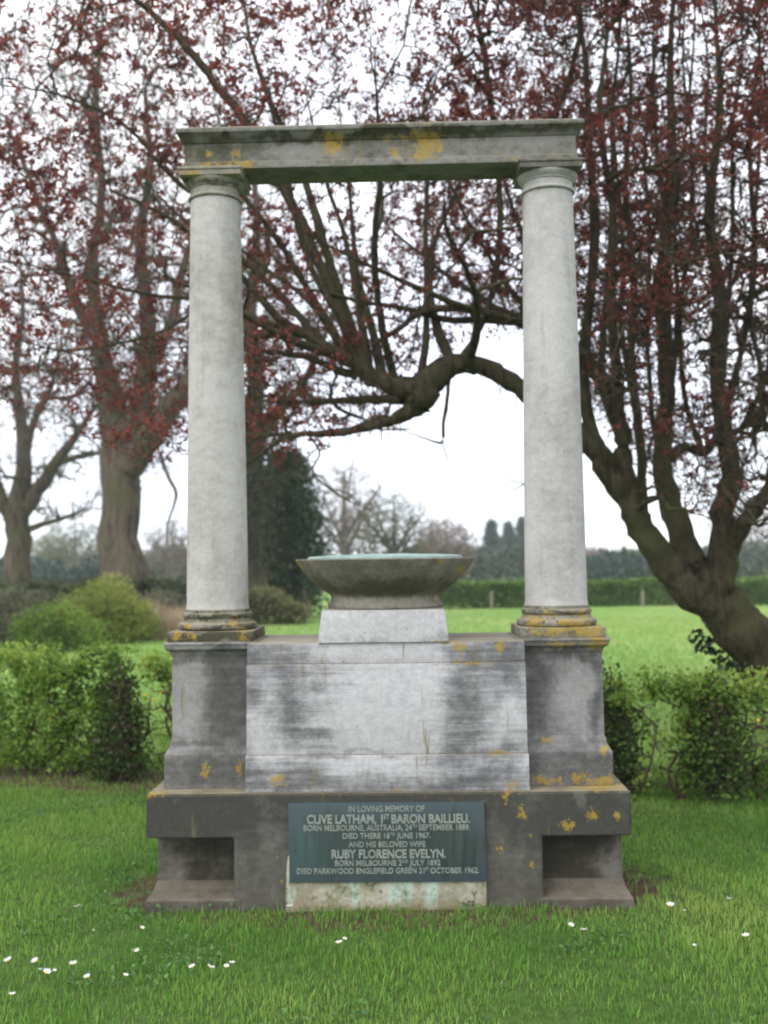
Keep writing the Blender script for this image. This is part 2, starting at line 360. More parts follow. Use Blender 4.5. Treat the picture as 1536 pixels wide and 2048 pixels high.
for s in (-1, 1):
    a, b = sorted((s*.66, s*1.085)); c = sorted((s*.66, s*1.068))
    K(rect_loft('niche_sill', [(-.12, a, b, -.003, .45), (.040, a, b, -.003, .45), (.046, *sorted((s*.66, s*1.083)), .004, .45), (.052, *sorted((s*.66, s*1.078)), .05, .45),
                               (.062, *sorted((s*.66, s*1.072)), .10, .45), (.09, *sorted((s*.66, s*1.068)), .137, .45)], m_sill, bevel=.004))
# central wall: three courses, each set back from the one below
K(rect_loft('wall_course', [(.5115, -.640, .640, .026, .634), (.675, -.639, .639, .028, .632)], m_block, bevel=.006))
K(rect_loft('wall_course', [(.6755, -.635, .635, .036, .624), (1.083, -.633, .633, .038, .622)], m_block, bevel=.006))
K(rect_loft('wall_course', [(1.0835, -.631, .631, .045, .615), (1.177, -.630, .630, .045, .615)], m_block, bevel=.006))

def pedestal(s, m, mb, mc):
    x = s*XC
    K(rect_loft('pedestal', sq(x, YC, [(.512, .213), (.665, .213), (.672, .208), (.70, .193), (.718, .190), (.735, .183), (1.112, .181), (1.116, .184), (1.124, .186), (1.136, .190), (1.146, .205), (1.150, .208), (1.166, .211), (1.170, .216), (1.182, .215)]), m, bevel=.003))
    col = bpy.data.objects.new('column', None); link(col, mon); col.location = (x, 0, 1.18); col.empty_display_size = .1
    def C(o): o.parent = col; o.matrix_parent_inverse = Matrix.Translation(-Vector((x, YC, 1.18))); return o
    C(rect_loft('column_plinth', sq(x, YC, [(1.1822, .201), (1.229, .200)]), mb, bevel=.006))
    # attic base: torus, scotia, torus, fillet
    pr = [(.17, 1.2285)]
    for k in range(9):
        a = -math.pi/2 + math.pi*k/8; pr.append((.178 + .012*math.cos(a), 1.246 + .0165*math.sin(a)))
    pr += [(.171, 1.265), (.165, 1.273), (.161, 1.281), (.163, 1.286)]
    for k in range(9):
        a = -math.pi/2 + math.pi*k/8; pr.append((.158 + .0095*math.cos(a), 1.299 + .012*math.sin(a)))
    pr += [(.156, 1.3125), (.156, 1.325), (.151, 1.3265)]
    C(lathe('column_base', pr, x, YC, mb, None, 72, .7))
    ps = [(.1515, 1.3272), (.149, 1.34), (.1475, 1.36)]
    for k in range(1, 15):
        u = k/14; ps.append((.1475 - .0265*u**1.25, 1.36 + (3.318-1.36)*u))
    C(lathe('shaft', ps, x, YC, mc, None, 72, .7))
    pc = [(.121, 3.3185), (.128, 3.320)]
    for k in range(7):
        a = -math.pi/2 + math.pi*k/6; pc.append((.126 + .007*math.cos(a), 3.329 + .008*math.sin(a)))
    pc += [(.122, 3.339), (.121, 3.372), (.127, 3.374), (.127, 3.380), (.134, 3.386), (.143, 3.397), (.147, 3.406), (.146, 3.4095)]
    cap = C(lathe('capital', pc, x, YC, m_cap if s < 0 else mc, None, 72, .7))
    o = rect_loft('abacus', sq(x, YC, [(3.410, .149), (3.434, .149), (3.437, .156), (3.449, .156)]), m_cap if s < 0 else m_ent, bevel=.003)
    C(o)
pedestal(-1, m_ped_l, m_cb_l, m_col_l)
pedestal(1, m_ped_r, m_cb_r, m_col_r)

def ent(secs):
    return [(z, -hx, hx, YC-hy, YC+hy) for z, hx, hy in secs]
K(rect_loft('beam', ent([(3.4495, .952, .112), (3.482, .952, .112), (3.486, .944, .104), (3.578, .943, .103)]), m_ent, bevel=.004))
K(rect_loft('cornice', ent([(3.5785, .944, .106), (3.586, .950, .112), (3.596, .956, .120), (3.606, .966, .134), (3.614, .972, .142), (3.616, .978, .150), (3.636, .979, .152), (3.648, .955, .13)]), m_ent, bevel=.003))

# bowl on its tapered block, with a verdigris copper cover
bowl = bpy.data.objects.new('bowl', None); link(bowl, mon); bowl.location = (0, 0, 1.18)
def B(o): o.parent = bowl; o.matrix_parent_inverse = Matrix.Translation(-Vector((0, YC, 1.18))); return o
B(rect_loft('bowl_pedestal', sq(-.008, YC, [(1.1775, .298), (1.325, .280)]), m_bped, bevel=.006))
pb = [(.27, 1.3255), (.276, 1.328), (.279, 1.338), (.276, 1.348), (.268, 1.352), (.262, 1.366), (.262, 1.380), (.268, 1.390), (.30, 1.412), (.335, 1.437), (.368, 1.468), (.398, 1.503), (.420, 1.535), (.431, 1.554), (.428, 1.559), (.405, 1.559), (.39, 1.53), (.30, 1.47), (0.00, 1.44)]
B(lathe('bowl_body', pb, -.004, YC, m_bowl, None, 96, .7))
t = NT('verdigris_copper'); P = t.pos(); n = t.noise(P, 12, 5)
m_cu = t.done(t.bsdf(t.mix(t.ramp(n, .35, .65), (.20, .31, .28), (.33, .42, .38)), .55, t.bump(n, .3, .01), .4, .1))
o = lathe('copper_cover', [(.372, 1.556), (.372, 1.566), (.36, 1.571), (.25, 1.576), (.1, 1.580), (0, 1.581)], -.004, YC, m_cu, None, 72, .8)
for i, v in enumerate(o.data.vertices): v.co.z += .003*math.sin(v.co.x*17)*math.cos(v.co.y*13 + 1)
B(o)

# plaque and the pale block under it
t = NT('pale_block'); P = t.pos()
n = t.noise(P, 7, 6, .65); n2 = t.noise(P, 22, 5, .7); n3 = t.noise(t.vmath('MULTIPLY', P, (16, 16, 3)), 1, 3)
c = t.mix(t.ramp(n, .35, .65), (.40, .38, .31), (.24, .22, .15)); c = t.mix(t.ramp(n3, .52, .68, 0, .8), c, (.36, .50, .43))
c = t.mix(t.ramp(t.noise(P, 11, 5, .7), .45, .62, 0, .75), c, (.17, .18, .085)); c = t.mix(t.ramp(n2, .56, .66, 0, .85), c, (.08, .085, .05)); c = t.mix(t.ramp(t.sepz(P), .07, .0, 0, .6), c, (.26, .19, .13))
m_pale = t.done(t.bsdf(c, .95, t.bump(t.math('ADD', n, t.math('MULTIPLY', n2, .5)), .8, .02), .2))
K(rect_loft('plaque_backing', [(-.10, -.457, .437, -.034, .1), (.128, -.453, .435, -.026, .1), (.20, -.449, .435, -.020, .1), (.24, -.445, .433, -.010, .1)], m_pale, bevel=.008))
PZ0, PZ1, PX0, PX1, PY = .130, .474, -.440, .434, -.036
t = NT('weathered_bronze'); P = t.pos()
s3 = t.n('ShaderNodeSeparateXYZ'); t.set(s3.inputs[0], P)
ex = t.math('MINIMUM', t.math('SUBTRACT', s3.outputs[0], PX0), t.math('SUBTRACT', PX1, s3.outputs[0]))
ez = t.math('MINIMUM', t.math('SUBTRACT', s3.outputs[2], PZ0), t.math('SUBTRACT', PZ1, s3.outputs[2]))
ed = t.math('MINIMUM', ex, ez)
big = t.noise(P, 5, 4); vst = t.noise(t.vmath('MULTIPLY', P, (30, 30, 3)), 1.0, 4)
c = t.mix(t.ramp(vst, .35, .7), (.024, .038, .034), (.046, .064, .056))
c = t.mix(t.math('MULTIPLY', t.ramp(big, .40, .62), .5), c, (.036, .055, .054))
edg = t.ramp(t.math('ADD', ed, t.math('MULTIPLY', t.math('SUBTRACT', big, .42), -.35)), .05, -.01)
c = t.mix(t.math('MULTIPLY', edg, .6), c, (.052, .074, .088))
lf = t.ramp(t.vmath('LENGTH', t.vmath('MULTIPLY', t.vmath('SUBTRACT', P, (-.37, 0, .26)), (8, 1, 6))), 1.2, .2)
c = t.mix(t.math('MULTIPLY', lf, t.ramp(vst, .3, .6)), c, (.045, .08, .076))
m_plq = t.done(t.bsdf(c, .55, t.bump(vst, .2, .004), .4, .15))
plaque = rect_loft('plaque', [(PZ0, PX0+.004, PX1, PY, -.004), (PZ1, PX0, PX1-.003, PY+.012, -.004)], m_plq, None, bevel=.003)
K(plaque)
m_let = flat_mat('lettering_metal', (.18, .20, .175), (.25, .272, .235), 40, .6)

def text_mesh(s, bold=.012):
    c = bpy.data.curves.new('t', 'FONT'); c.body = s; c.size = 1.0; c.offset = bold; c.extrude = 0.5; c.resolution_u = 3
    o = bpy.data.objects.new('t', c); COL.objects.link(o); bpy.context.view_layer.update()
    me = bpy.data.meshes.new_from_object(o.evaluated_get(bpy.context.evaluated_depsgraph_get()))
    V = np.empty(len(me.vertices)*3, np.float32); me.vertices.foreach_get('co', V); V = V.reshape(-1, 3)
    F = [list(p.vertices) for p in me.polygons]
    bpy.data.objects.remove(o); bpy.data.curves.remove(c); bpy.data.meshes.remove(me)
    return V, F

def text_line(runs, x0, x1, zc, h):
    """runs of (text, raised); fitted between x0 and x1, capital height h centred at zc"""
    VV, FF, cur = [], [], 0.0; n = 0
    for s, raised in runs:
        V, F = text_mesh(s, .03 if h > .03 else .014); V = V.copy()
        if raised: V[:, :2] *= .55; V[:, 1] += .34
        gap = .22 if s.startswith(' ') else .07
        V[:, 0] += cur + (gap if cur else 0) - V[:, 0].min(); cur = V[:, 0].max()
        VV.append(V); FF += [[i+n for i in f] for f in F]; n += len(V)
    V = np.concatenate(VV); lo, hi = V[:, 0].min(), V[:, 0].max()
    X = x0 + (V[:, 0]-lo)/(hi-lo)*(x1-x0); Z = zc - h/2 + V[:, 1]/.70*h
    yf = PY + .012*(Z-PZ0)/(PZ1-PZ0)
    Y = yf - np.where(V[:, 2] > 0, .003, -.002)
    me = bpy.data.meshes.new('lettering'); me.from_pydata(np.stack([X, Y, Z], 1).tolist(), [], FF); me.materials.append(m_let)
    o = link(bpy.data.objects.new('lettering', me)); o.parent = plaque; o['kind'] = 'stuff'; return o
LINES = [([('IN LOVING MEMORY OF', 0)], 697, 849, 1618.5, 11.5),
    ([('CLIVE LATHAM, 1', 0), ('ST', 1), (' BARON BAILLIEU.', 0)], 613, 940, 1638.5, 16.5),
    ([('BORN MELBOURNE, AUSTRALIA, 24', 0), ('TH', 1), (' SEPTEMBER 1889.', 0)], 607, 940, 1656, 11),
    ([('DIED THERE 18', 0), ('TH', 1), (' JUNE 1967.', 0)], 685, 861, 1672, 10.5),
    ([('AND HIS BELOVED WIFE', 0)], 697, 851, 1689, 10.5),
    ([('RUBY FLORENCE EVELYN.', 0)], 663, 892, 1708, 16),
    ([('BORN MELBOURNE 2', 0), ('ND', 1), (' JULY 1892', 0)], 670, 881, 1726, 10.5),
    ([('DIED PARKWOOD ENGLEFIELD GREEN 21', 0), ('ST', 1), (' OCTOBER 1962.', 0)], 594, 958, 1741.5, 10.5)]
for runs, a, b, y, h in LINES:
    A, Bp = at(a, y, PY), at(b, y, PY)
    text_line(runs, A[0], Bp[0], (A[2]+Bp[2])/2, h*.00226)

# ------------------------------------------------------------------ vegetation helpers
def tubes(P, R, sides):
    """P (B,N,3) centre lines, R (B,N) radii -> verts, quad faces"""
    P = np.asarray(P, float); Bn, N, _ = P.shape
    T = nrm(np.gradient(P, axis=1))
    ref = np.zeros_like(P[:, :1]); m = np.abs(nrm(P[:, -1]-P[:, 0])[:, 2]) > .8
    ref[m, 0] = (1, 0.2, 0); ref[~m, 0] = (0.1, 0, 1)
    n = nrm(ref - T*(ref*T).sum(-1, keepdims=True)); b = np.cross(T, n)
    a = np.arange(sides)*2*math.pi/sides
    V = P[:, :, None] + R[:, :, None, None]*(np.cos(a)[None, None, :, None]*n[:, :, None] + np.sin(a)[None, None, :, None]*b[:, :, None])
    i = (np.arange(Bn)[:, None, None]*N + np.arange(N-1)[None, :, None])*sides
    k = np.arange(sides)[None, None]; k2 = (k+1) % sides
    F = np.stack([i+k, i+k2, i+sides+k2, i+sides+k], -1).reshape(-1, 4)
    return V.reshape(-1, 3), F

def catmull(pts, n):
    p = np.asarray(pts, float); q = np.vstack([2*p[0]-p[1], p, 2*p[-1]-p[-2]])
    u = np.linspace(0, len(p)-1-1e-9, n); i = u.astype(int); f = (u-i)[:, None]
    a, b, c, d = q[i], q[i+1], q[i+2], q[i+3]
    return .5*(2*b + (c-a)*f + (2*a-5*b+4*c-d)*f**2 + (3*b-a-3*c+d)*f**3)

class Skel:
    def __init__(s): s.P, s.T, s.R = [], [], []
    def add(s, P, R):
        P = np.asarray(P, float)
        if P.ndim == 2: P, R = P[None], np.asarray(R)[None]
        T = nrm(np.gradient(P, axis=1))
        s.P.append(P[:, 1:].reshape(-1, 3)); s.T.append(T[:, 1:].reshape(-1, 3)); s.R.append(R[:, 1:].reshape(-1))
    def arrays(s): return np.concatenate(s.P), np.concatenate(s.T), np.concatenate(s.R)

def attach(sk, targets, r0, r1, npts, up=.4, kz=.8, below=2.5, wob=.06, seed=0, maxlen=None, cap=.75):
    """one branch from the nearest skeleton node to each target point"""
    rg = np.random.default_rng(seed); NP, NTg, NR = sk.arrays()
    kd = KDTree(len(NP))
    for i, q in enumerate(NP): kd.insert((q[0], q[1], q[2]*kz), i)
    kd.balance(); best = np.empty(len(targets), int)
    for i, q in enumerate(targets):
        bd = 1e9
        for co, j, dist in kd.find_n((q[0], q[1], q[2]*kz), 10):
            z = q[2]*kz - co[2]
            if z < 0: z *= below
            dd = (q[0]-co[0])**2 + (q[1]-co[1])**2 + z*z
            if dd < bd: bd, best[i] = dd, j
    S, T0, R0 = NP[best], NTg[best], NR[best]
    L = np.linalg.norm(targets - S, axis=1, keepdims=True)
    ok = L[:, 0] > .02
    if maxlen: ok &= L[:, 0] < maxlen
    S, T0, R0, L, E = S[ok], T0[ok], R0[ok], L[ok], targets[ok]
    D = nrm(E - S); U = np.array([0, 0, 1.])
    t0 = nrm(.55*T0 + .8*D + .25*up*U)*L*1.0
    t1 = nrm(D + up*U + rg.normal(0, .25, D.shape))*L*1.0
    u = np.linspace(0, 1, npts)[None, :, None]
    h = (2*u**3-3*u**2+1)*S[:, None] + (u**3-2*u**2+u)*t0[:, None] + (-2*u**3+3*u**2)*E[:, None] + (u**3-u**2)*t1[:, None]
    j = rg.normal(0, 1, h.shape)*L[:, None]*wob; j[:, 0] = 0; h = h + j
    ra = np.minimum(r0*(.7+.6*rg.random(len(S))), R0*cap)[:, None]
    R = ra + (np.minimum(r1, ra*.7) - ra)*np.linspace(0, 1, npts)[None]
    sk.add(h, R)
    return h, R

def leaves(C, D, N, l, w):
    """diamond leaves: base C, direction D, normal N"""
    S = nrm(np.cross(D, N)); l = l[:, None]; w = w[:, None]
    fold = nrm(np.cross(S, D))*w*.35
    V = np.stack([C, C + D*l*.5 + S*w*.5 + fold, C + D*l, C + D*l*.5 - S*w*.5 + fold], 1)
    F = np.arange(len(C)*4).reshape(-1, 4)
    return V.reshape(-1, 3), F

def rand_dir(rg, n, up=0.0):
    d = rg.normal(0, 1, (n, 3)); d[:, 2] += up; return nrm(d)

def foliage(name, C, size, mat, root, rg, up=.2, ratio=.6, clump=None):
    n = len(C); D = rand_dir(rg, n, up); Nn = rand_dir(rg, n, .6)
    l = size*(.6 + .8*rg.random(n)); V, F = leaves(C, D, Nn, l, l*ratio)
    tint = np.clip(rg.normal(.5, .22, n) if clump is None else clump + rg.normal(0, .16, n), 0, 1)
    o = np_mesh(name, V, [F], mat, None, False, np.repeat(tint, 4)); o['kind'] = 'stuff'
    return keep(o, root)

def blobs_noise(P, s, seed):
    rg = np.random.default_rng(seed); k = rg.normal(0, 1, (6, 3))*s; ph = rg.random(6)*6.28
    return np.sin(P @ k.T + ph).mean(1)*1.4

# ------------------------------------------------------------------ lawn
m_grass = leaf_mat('grass_blades', (.090, .215, .036), (.165, .325, .056), (.30, .39, .10), .45, .6)
def grass(name, X, Y, hmin, hmax, wid, mat, seed, label, lean=.5, tintf=None):
    rg = np.random.default_rng(seed); n = len(X)
    B0 = np.stack([X, Y, gh(X, Y)-.006], 1); h = (hmin + (hmax-hmin)*rg.random(n)**1.5)*(1 + .35*blobs_noise(B0, 7.0, seed+1) + .2*blobs_noise(B0, 19.0, seed+2))
    a = rg.random(n)*6.283; ln = lean*rg.random(n)*h
    d = np.stack([np.cos(a), np.sin(a), 0*a], 1); s = np.stack([-np.sin(a + rg.normal(0, .6, n)), np.cos(a), 0*a], 1)*(wid*(.6+.8*rg.random(n)))[:, None]
    up = np.array([0, 0, 1.])
    m1 = B0 + d*(ln*.35)[:, None] + up*(h*.55)[:, None]; tp = B0 + d*ln[:, None]*1.1 + up*(h*(1-.25*lean*rg.random(n)))[:, None]
    V = np.stack([B0-s, B0+s, m1+s*.75, m1-s*.75, tp], 1).reshape(-1, 3)
    i = np.arange(n)[:, None]*5
    tint = np.clip((blobs_noise(B0, 2.2, seed)*.30 + .18*blobs_noise(B0, 6.5, seed+7) + .45 if tintf is None else tintf(B0)) + rg.normal(0, .2, n), 0, 1)
    tint = np.where(rg.random(n) < .02, 1.0, tint)
    o = np_mesh(name, V, [i + np.array([[0, 1, 2, 3]]), i + np.array([[3, 2, 4]])], mat, None, False, np.repeat(tint, 5))
    return tag(o, label, 'grass', None, 'stuff')

def hedge_y(x): return 2.45 - .22*x          # centre line of the low hedge behind the monument
def lawn_pts(n, x0, x1, y0, y1, seed):
    rg = np.random.default_rng(seed); X = x0 + (x1-x0)*rg.random(n); Y = y0 + (y1-y0)*rg.random(n)
    inv = np.abs(X) < (Y+4.641)*.43 + .55; k = inv
    k &= ~((np.abs(X) < 1.10) & (Y > -.015) & (Y < .7))
    dm = np.sqrt((X/1.32)**2 + ((Y-.33)/.62)**2)+ .15*np.sin(X*23)*np.sin(Y*19); k &= (dm > 1.0) | (rg.random(n) < .15) | ((Y < 0) & (np.abs(X) < 1.02))
    hd = hedge_y(X) - Y; k &= (hd > .5) | (X > .3) | (rg.random(n) < np.clip(.12 + hd*.6, .08, 1))
    k &= hd > -.3
    return X[k], Y[k]
X, Y = lawn_pts(235000, -3.6, 3.6, -2.6, 3.2, 3)
grass('lawn_grass', X, Y, .020, .052, .0027, m_grass, 5, 'short green lawn grass in front of and around the memorial')

X, Y = lawn_pts(40000, -3.4, 3.4, -2.6, 2.4, 4)
k = blobs_noise(np.stack([X, Y, 0*X], 1), 4.5, 31) > .32; X, Y = X[k], Y[k]; rg = np.random.default_rng(32); n = len(X)
a_ = rg.random(n)*6.283; Dv = nrm(np.stack([np.cos(a_), np.sin(a_), .35 + .3*rg.random(n)], 1)); l_ = .012 + .014*rg.random(n)
V, F = leaves(np.stack([X, Y, gh(X, Y) + .012 + .022*rg.random(n)], 1), Dv, nrm(rg.normal(0, .25, (n, 3)) + np.array([0, 0, 1.])), l_, l_*.75)
tag(np_mesh('clover', V, [F], leaf_mat('clover_leaves', (.05, .12, .035), (.085, .19, .05), (.14, .26, .08), .35), None, False, np.repeat(rg.random(n), 4)), 'patches of low clover and daisy leaves between the lawn grass', 'clover', None, 'stuff')
m_fgrass = leaf_mat('field_grass_blades', (.13, .25, .05), (.19, .31, .075), (.29, .36, .105), .45, .6)
rg = np.random.default_rng(11)
D = 2.2 + 33*rg.random(80000)**1.6; X = (rg.random(len(D))*2-1)*((D+4.6)*.43 + 1.0); k = D > hedge_y(X)+.25
X, Y = X[k], D[k]
o = grass('field_grass', X, Y, .05, .12, .008, m_fgrass, 12, 'bright green meadow grass beyond the low hedge', .7, lambda B: .45 + .35*sstep(1, 7, B[:, 0]) + .2*blobs_noise(B, .5, 3))

# ------------------------------------------------------------------ hedges and shrubs
m_hleaf = leaf_mat('hedge_leaves', (.038, .080, .014), (.165, .285, .042), (.33, .41, .09), .5)
m_hbark = bark_mat('hedge_bark', (.05, .035, .025), (.12, .085, .06))

def hedge(label, cx0, cx1, top, thick, nleaf, nstem, size, seed, yf=hedge_y, gaps=0.0, mat=None, bark=None, name='hedge', low=.12, bright=0.0):
    rg = np.random.default_rng(seed); mat = mat or m_hleaf
    root = empty(name, (float((cx0+cx1)/2), float(yf((cx0+cx1)/2)), 0), label, 'hedge')
    sk = Skel(); xs = np.sort(cx0 + (cx1-cx0)*rg.random(nstem))
    P = []; 
    for x in xs:
        y = yf(x) + rg.normal(0, .04); pts = [(x, y, -.02)]
        for q in range(1, 5): pts.append((x + rg.normal(0, .09), y + rg.normal(0, .07), top*.8*q/4))
        P.append(catmull(pts, 8))
    P = np.array(P); P[:, :, 2] += gh(P[:, :1, 0], P[:, :1, 1]); R = np.linspace(.017, .006, 8)[None]*(.4+.9*rg.random((nstem, 1)))
    sk.add(P, R)
    V, F = tubes(P, R, 6); keep(tag(np_mesh('stems', V, [F], bark or m_hbark, None, True), kind='stuff'), root)
    n = int(240*(cx1-cx0)/1.9)
    def samp(n):
        x = cx0 + (cx1-cx0)*rg.random(n); z = low + (top-low)*rg.random(n)
        y = yf(x) + (rg.random(n)-.5)*thick
        return np.stack([x, y, z + gh(x, y)], 1)
    h, r = attach(sk, samp(n), .008, .003, 5, .2, 1, 1.2, .05, seed)
    V1, F1 = tubes(h, r, 4)
    h2, r2 = attach(sk, samp(n*3), .004, .0015, 4, .2, 1, 1.0, .08, seed+1)
    V2, F2 = tubes(h2, r2, 3)
    o = np_mesh('twigs', np.vstack([V1, V2]), [F1, F2+len(V1)], bark or m_hbark, None, False); o['kind'] = 'stuff'; keep(o, root)
    # leaves sit round the twigs, in clumps with gaps between them
    src = np.concatenate([h.reshape(-1, 3), h2.reshape(-1, 3)])
    C = src[rg.integers(0, len(src), nleaf*2)] + rg.normal(0, .035, (nleaf*2, 3))
    q = blobs_noise(C, 5.0, seed+3) + .35*blobs_noise(C, 13.0, seed+4)
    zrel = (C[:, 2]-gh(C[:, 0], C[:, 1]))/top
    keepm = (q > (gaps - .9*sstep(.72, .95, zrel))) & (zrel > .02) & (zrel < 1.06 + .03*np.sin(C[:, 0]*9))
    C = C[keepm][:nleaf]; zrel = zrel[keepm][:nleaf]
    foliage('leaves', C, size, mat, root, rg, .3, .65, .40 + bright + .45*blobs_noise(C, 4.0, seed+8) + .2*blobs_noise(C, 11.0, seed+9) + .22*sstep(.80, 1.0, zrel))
    return root

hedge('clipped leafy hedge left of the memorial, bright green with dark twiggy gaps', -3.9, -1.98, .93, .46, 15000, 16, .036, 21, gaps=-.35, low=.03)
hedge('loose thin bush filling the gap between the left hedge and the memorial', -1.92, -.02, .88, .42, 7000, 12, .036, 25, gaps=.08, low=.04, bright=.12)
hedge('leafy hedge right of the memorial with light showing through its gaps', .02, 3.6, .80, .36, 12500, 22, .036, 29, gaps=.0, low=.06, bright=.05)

def shrub(name, label, cx, cy, rx, ry, h, nleaf, size, mat, seed, bark=None, z0=0.1, cat='shrub', shell=.35):
    rg = np.random.default_rng(seed); g = float(gh(cx, cy))
    root = empty(name, (cx, cy, g), label, cat); sk = Skel(); ns = 7
    P = []
    for k in range(ns):
        a = rg.random()*6.28; e = .6*rg.random()
        P.append(catmull([(cx + .1*rx*math.cos(a), cy + .1*ry*math.sin(a), g-.05), (cx + .35*e*rx*math.cos(a), cy + .35*e*ry*math.sin(a), g+.4*h), (cx + e*rx*math.cos(a), cy + e*ry*math.sin(a), g+.8*h)], 8))
    P = np.array(P); R = np.linspace(.035, .012, 8)[None]*np.ones((ns, 1))*(.6 + h*.3); sk.add(P, R)
    V, F = tubes(P, R, 6); keep(tag(np_mesh('stems', V, [F], bark or m_hbark, None, True), kind='stuff'), root)
    def samp(n):
        d = rand_dir(rg, n, .3); d[:, 2] = np.abs(d[:, 2]); r = rg.random(n)**shell
        b = 1 + .22*blobs_noise(d, 3.0, seed+5)
        return np.stack([cx + d[:, 0]*r*rx*b, cy + d[:, 1]*r*ry*b, g + z0*h + d[:, 2]*r*(1-z0)*h*b], 1)
    h1, r1 = attach(sk, samp(220), .012, .004, 5, .3, 1, 1.5, .05, seed)
    h2, r2 = attach(sk, samp(800), .006, .0025, 4, .3, 1, 1.2, .06, seed+1)
    V1, F1 = tubes(h1, r1, 4); V2, F2 = tubes(h2, r2, 3)
    o = np_mesh('twigs', np.vstack([V1, V2]), [F1, F2+len(V1)], bark or m_hbark); o['kind'] = 'stuff'; keep(o, root)
    src = h2[:, 1:].reshape(-1, 3); C = src[rg.integers(0, len(src), nleaf)] + rg.normal(0, .03 + .5*size, (nleaf, 3))
    C = C[C[:, 2] > g+.02]
    foliage('leaves', C, size, mat, root, rg, .3, .6, .45 + .3*blobs_noise(C, 3.0/max(h, .5), seed+2))
    return root

m_lime = leaf_mat('lime_leaves', (.10, .15, .025), (.20, .255, .045), (.32, .35, .09), .45)
m_olive = leaf_mat('olive_leaves', (.08, .085, .05), (.14, .145, .08), (.21, .21, .12), .3)
m_blue = leaf_mat('dark_leaves', (.018, .032, .022), (.032, .052, .036), (.06, .085, .055), .15)
m_dk = leaf_mat('dark_hedge_bush_leaves', (.024, .050, .012), (.055, .105, .020), (.13, .20, .04), .35)
shrub('hedge_bush', 'dense dark green bush within the right hedge, under the leaning trunk', float(on_ground(1440, 1625)[0])+.05, hedge_y(2.0)-.02, .19, .2, .78, 3000, .034, m_dk, 47, z0=.12)
shrub('hedge_bush', 'dark narrow bush against the right side of the memorial', 1.42, hedge_y(1.4)+.05, .17, .2, .80, 2800, .034, m_dk, 48, z0=.02)
shrub('hedge_bush', 'dark upright bush at the right end of the left hedge', -1.98, hedge_y(-1.98)-.12, .21, .2, .84, 2000, .034, m_dk, 49, z0=.02)
p = at(205, 1250, 17.0); shrub('shrub', 'yellow-green leafy shrub below the thick old trunk, behind the left hedge', p[0], 17.0, 1.3, 1.0, 1.30, 13000, .06, m_lime, 41)
p = at(30, 1250, 16.0); shrub('shrub', 'dull olive twiggy shrub at the left edge beyond the hedge', p[0]-.3, 16.0, 1.6, 1.0, 1.12, 10000, .06, m_olive, 42)
p = at(125, 1250, 14.5); shrub('shrub', 'low greenish shrub in front of the yellow-green shrub, left of it', p[0]-.1, 14.5, .9, .7, .85, 7000, .055, m_hleaf, 45)
p = at(300, 1240, 20.5); shrub('shrub', 'pale olive shrub between the yellow-green shrub and the left column', p[0], 20.5, 1.2, .9, 1.05, 7000, .06, m_olive, 43)
p = at(362, 1230, 20.0); shrub('shrub', 'small dark blue-green bush beside the foot of the left column', p[0]+.1, 20.0, .6, .5, .95, 5000, .055, m_blue, 44)

rg = np.random.default_rng(50); n = 6000
A, Bp = at(232, 1270, 17.6), at(352, 1250, 18.0)
X = A[0]-.2 + (Bp[0]-A[0]+.5)*rg.random(n); Y = 17.7 + 1.3*rg.random(n)
m_straw = leaf_mat('straw', (.26, .19, .12), (.40, .31, .22), (.52, .43, .31), .3)
o = grass('dry_grass', X, Y, .2, .75, .010, m_straw, 51, 'pale dry grass stalks in front of the shrubs at left', .35)

# far clipped hedges
m_fhedge = leaf_mat('far_hedge_leaves', (.055, .11, .025), (.105, .185, .04), (.20, .28, .07), .3)
m_bhedge = leaf_mat('dull_hedge_leaves', (.085, .095, .04), (.15, .155, .065), (.22, .22, .10), .3)
m_dhedge = leaf_mat('dark_hedge_leaves', (.026, .036, .016), (.055, .068, .030), (.095, .105, .05), .2)
def far_hedge(label, x0, x1, y, base, top, n, size, mat, seed, thick=.9, rough=0.0):
    rg = np.random.default_rng(seed)
    root = empty('clipped_hedge', ((x0+x1)/2, y, base), label, 'hedge')
    C = np.stack([x0 + (x1-x0)*rg.random(n), y + (rg.random(n)-.5)*thick, base + (top-base)*rg.random(n)**.8], 1)
    sd = rg.random(n); C[sd < .45, 1] = y - thick/2 + .12*rg.random((sd < .45).sum()); m = sd > .7; C[m, 2] = top - .12*rg.random(m.sum())
    C[:, 2] += .05*np.sin(C[:, 0]*1.3) + .03*np.sin(C[:, 0]*4.1) - rough*(top-base)*(.5 + .5*np.sin(C[:, 0]*2.3 + 1)*np.sin(C[:, 0]*.9))*(C[:, 2]-base)/(top-base) - rough*1.2*(top-base)*np.clip(1-(x1-C[:, 0])/1.2, 0, 1)*(C[:, 2]-base)/(top-base)
    C[:, :2] += rg.normal(0, .12*(rough > 0), (n, 2))
    foliage('leaves', C, size, mat, root, rg, .2, .7, .45 + .2*blobs_noise(C, 1.6, seed) + .25*sstep(.75, 1, (C[:, 2]-base)/(top-base)))
    ns = max(4, int((x1-x0)/.5)); P = []
    for x in np.linspace(x0, x1, ns): P.append(catmull([(x, y, base-.1), (x+.1, y, base+.5*(top-base)), (x, y, top-.1)], 4))
    V, F = tubes(np.array(P), np.full((ns, 4), .04), 5); keep(np_mesh('stems', V, [F], m_hbark), root)
YF = 37.5; gF = -.45
zt = at(1250, 1162, YF)[2]; far_hedge('long clipped green hedge across the far side of the meadow', at(870, 1180, YF)[0], at(1536, 1180, YF)[0]+4, YF, gF, zt, 26000, .16, m_fhedge, 61)
a, b = at(300, 1170, 25.5)[0], at(606, 1170, 25.5)[0]
far_hedge('dull brownish hedge seen between the left column and the bowl', a, b, 25.5, -.30, at(560, 1172, 25.5)[2], 14000, .11, m_bhedge, 62, 1.2, .35)
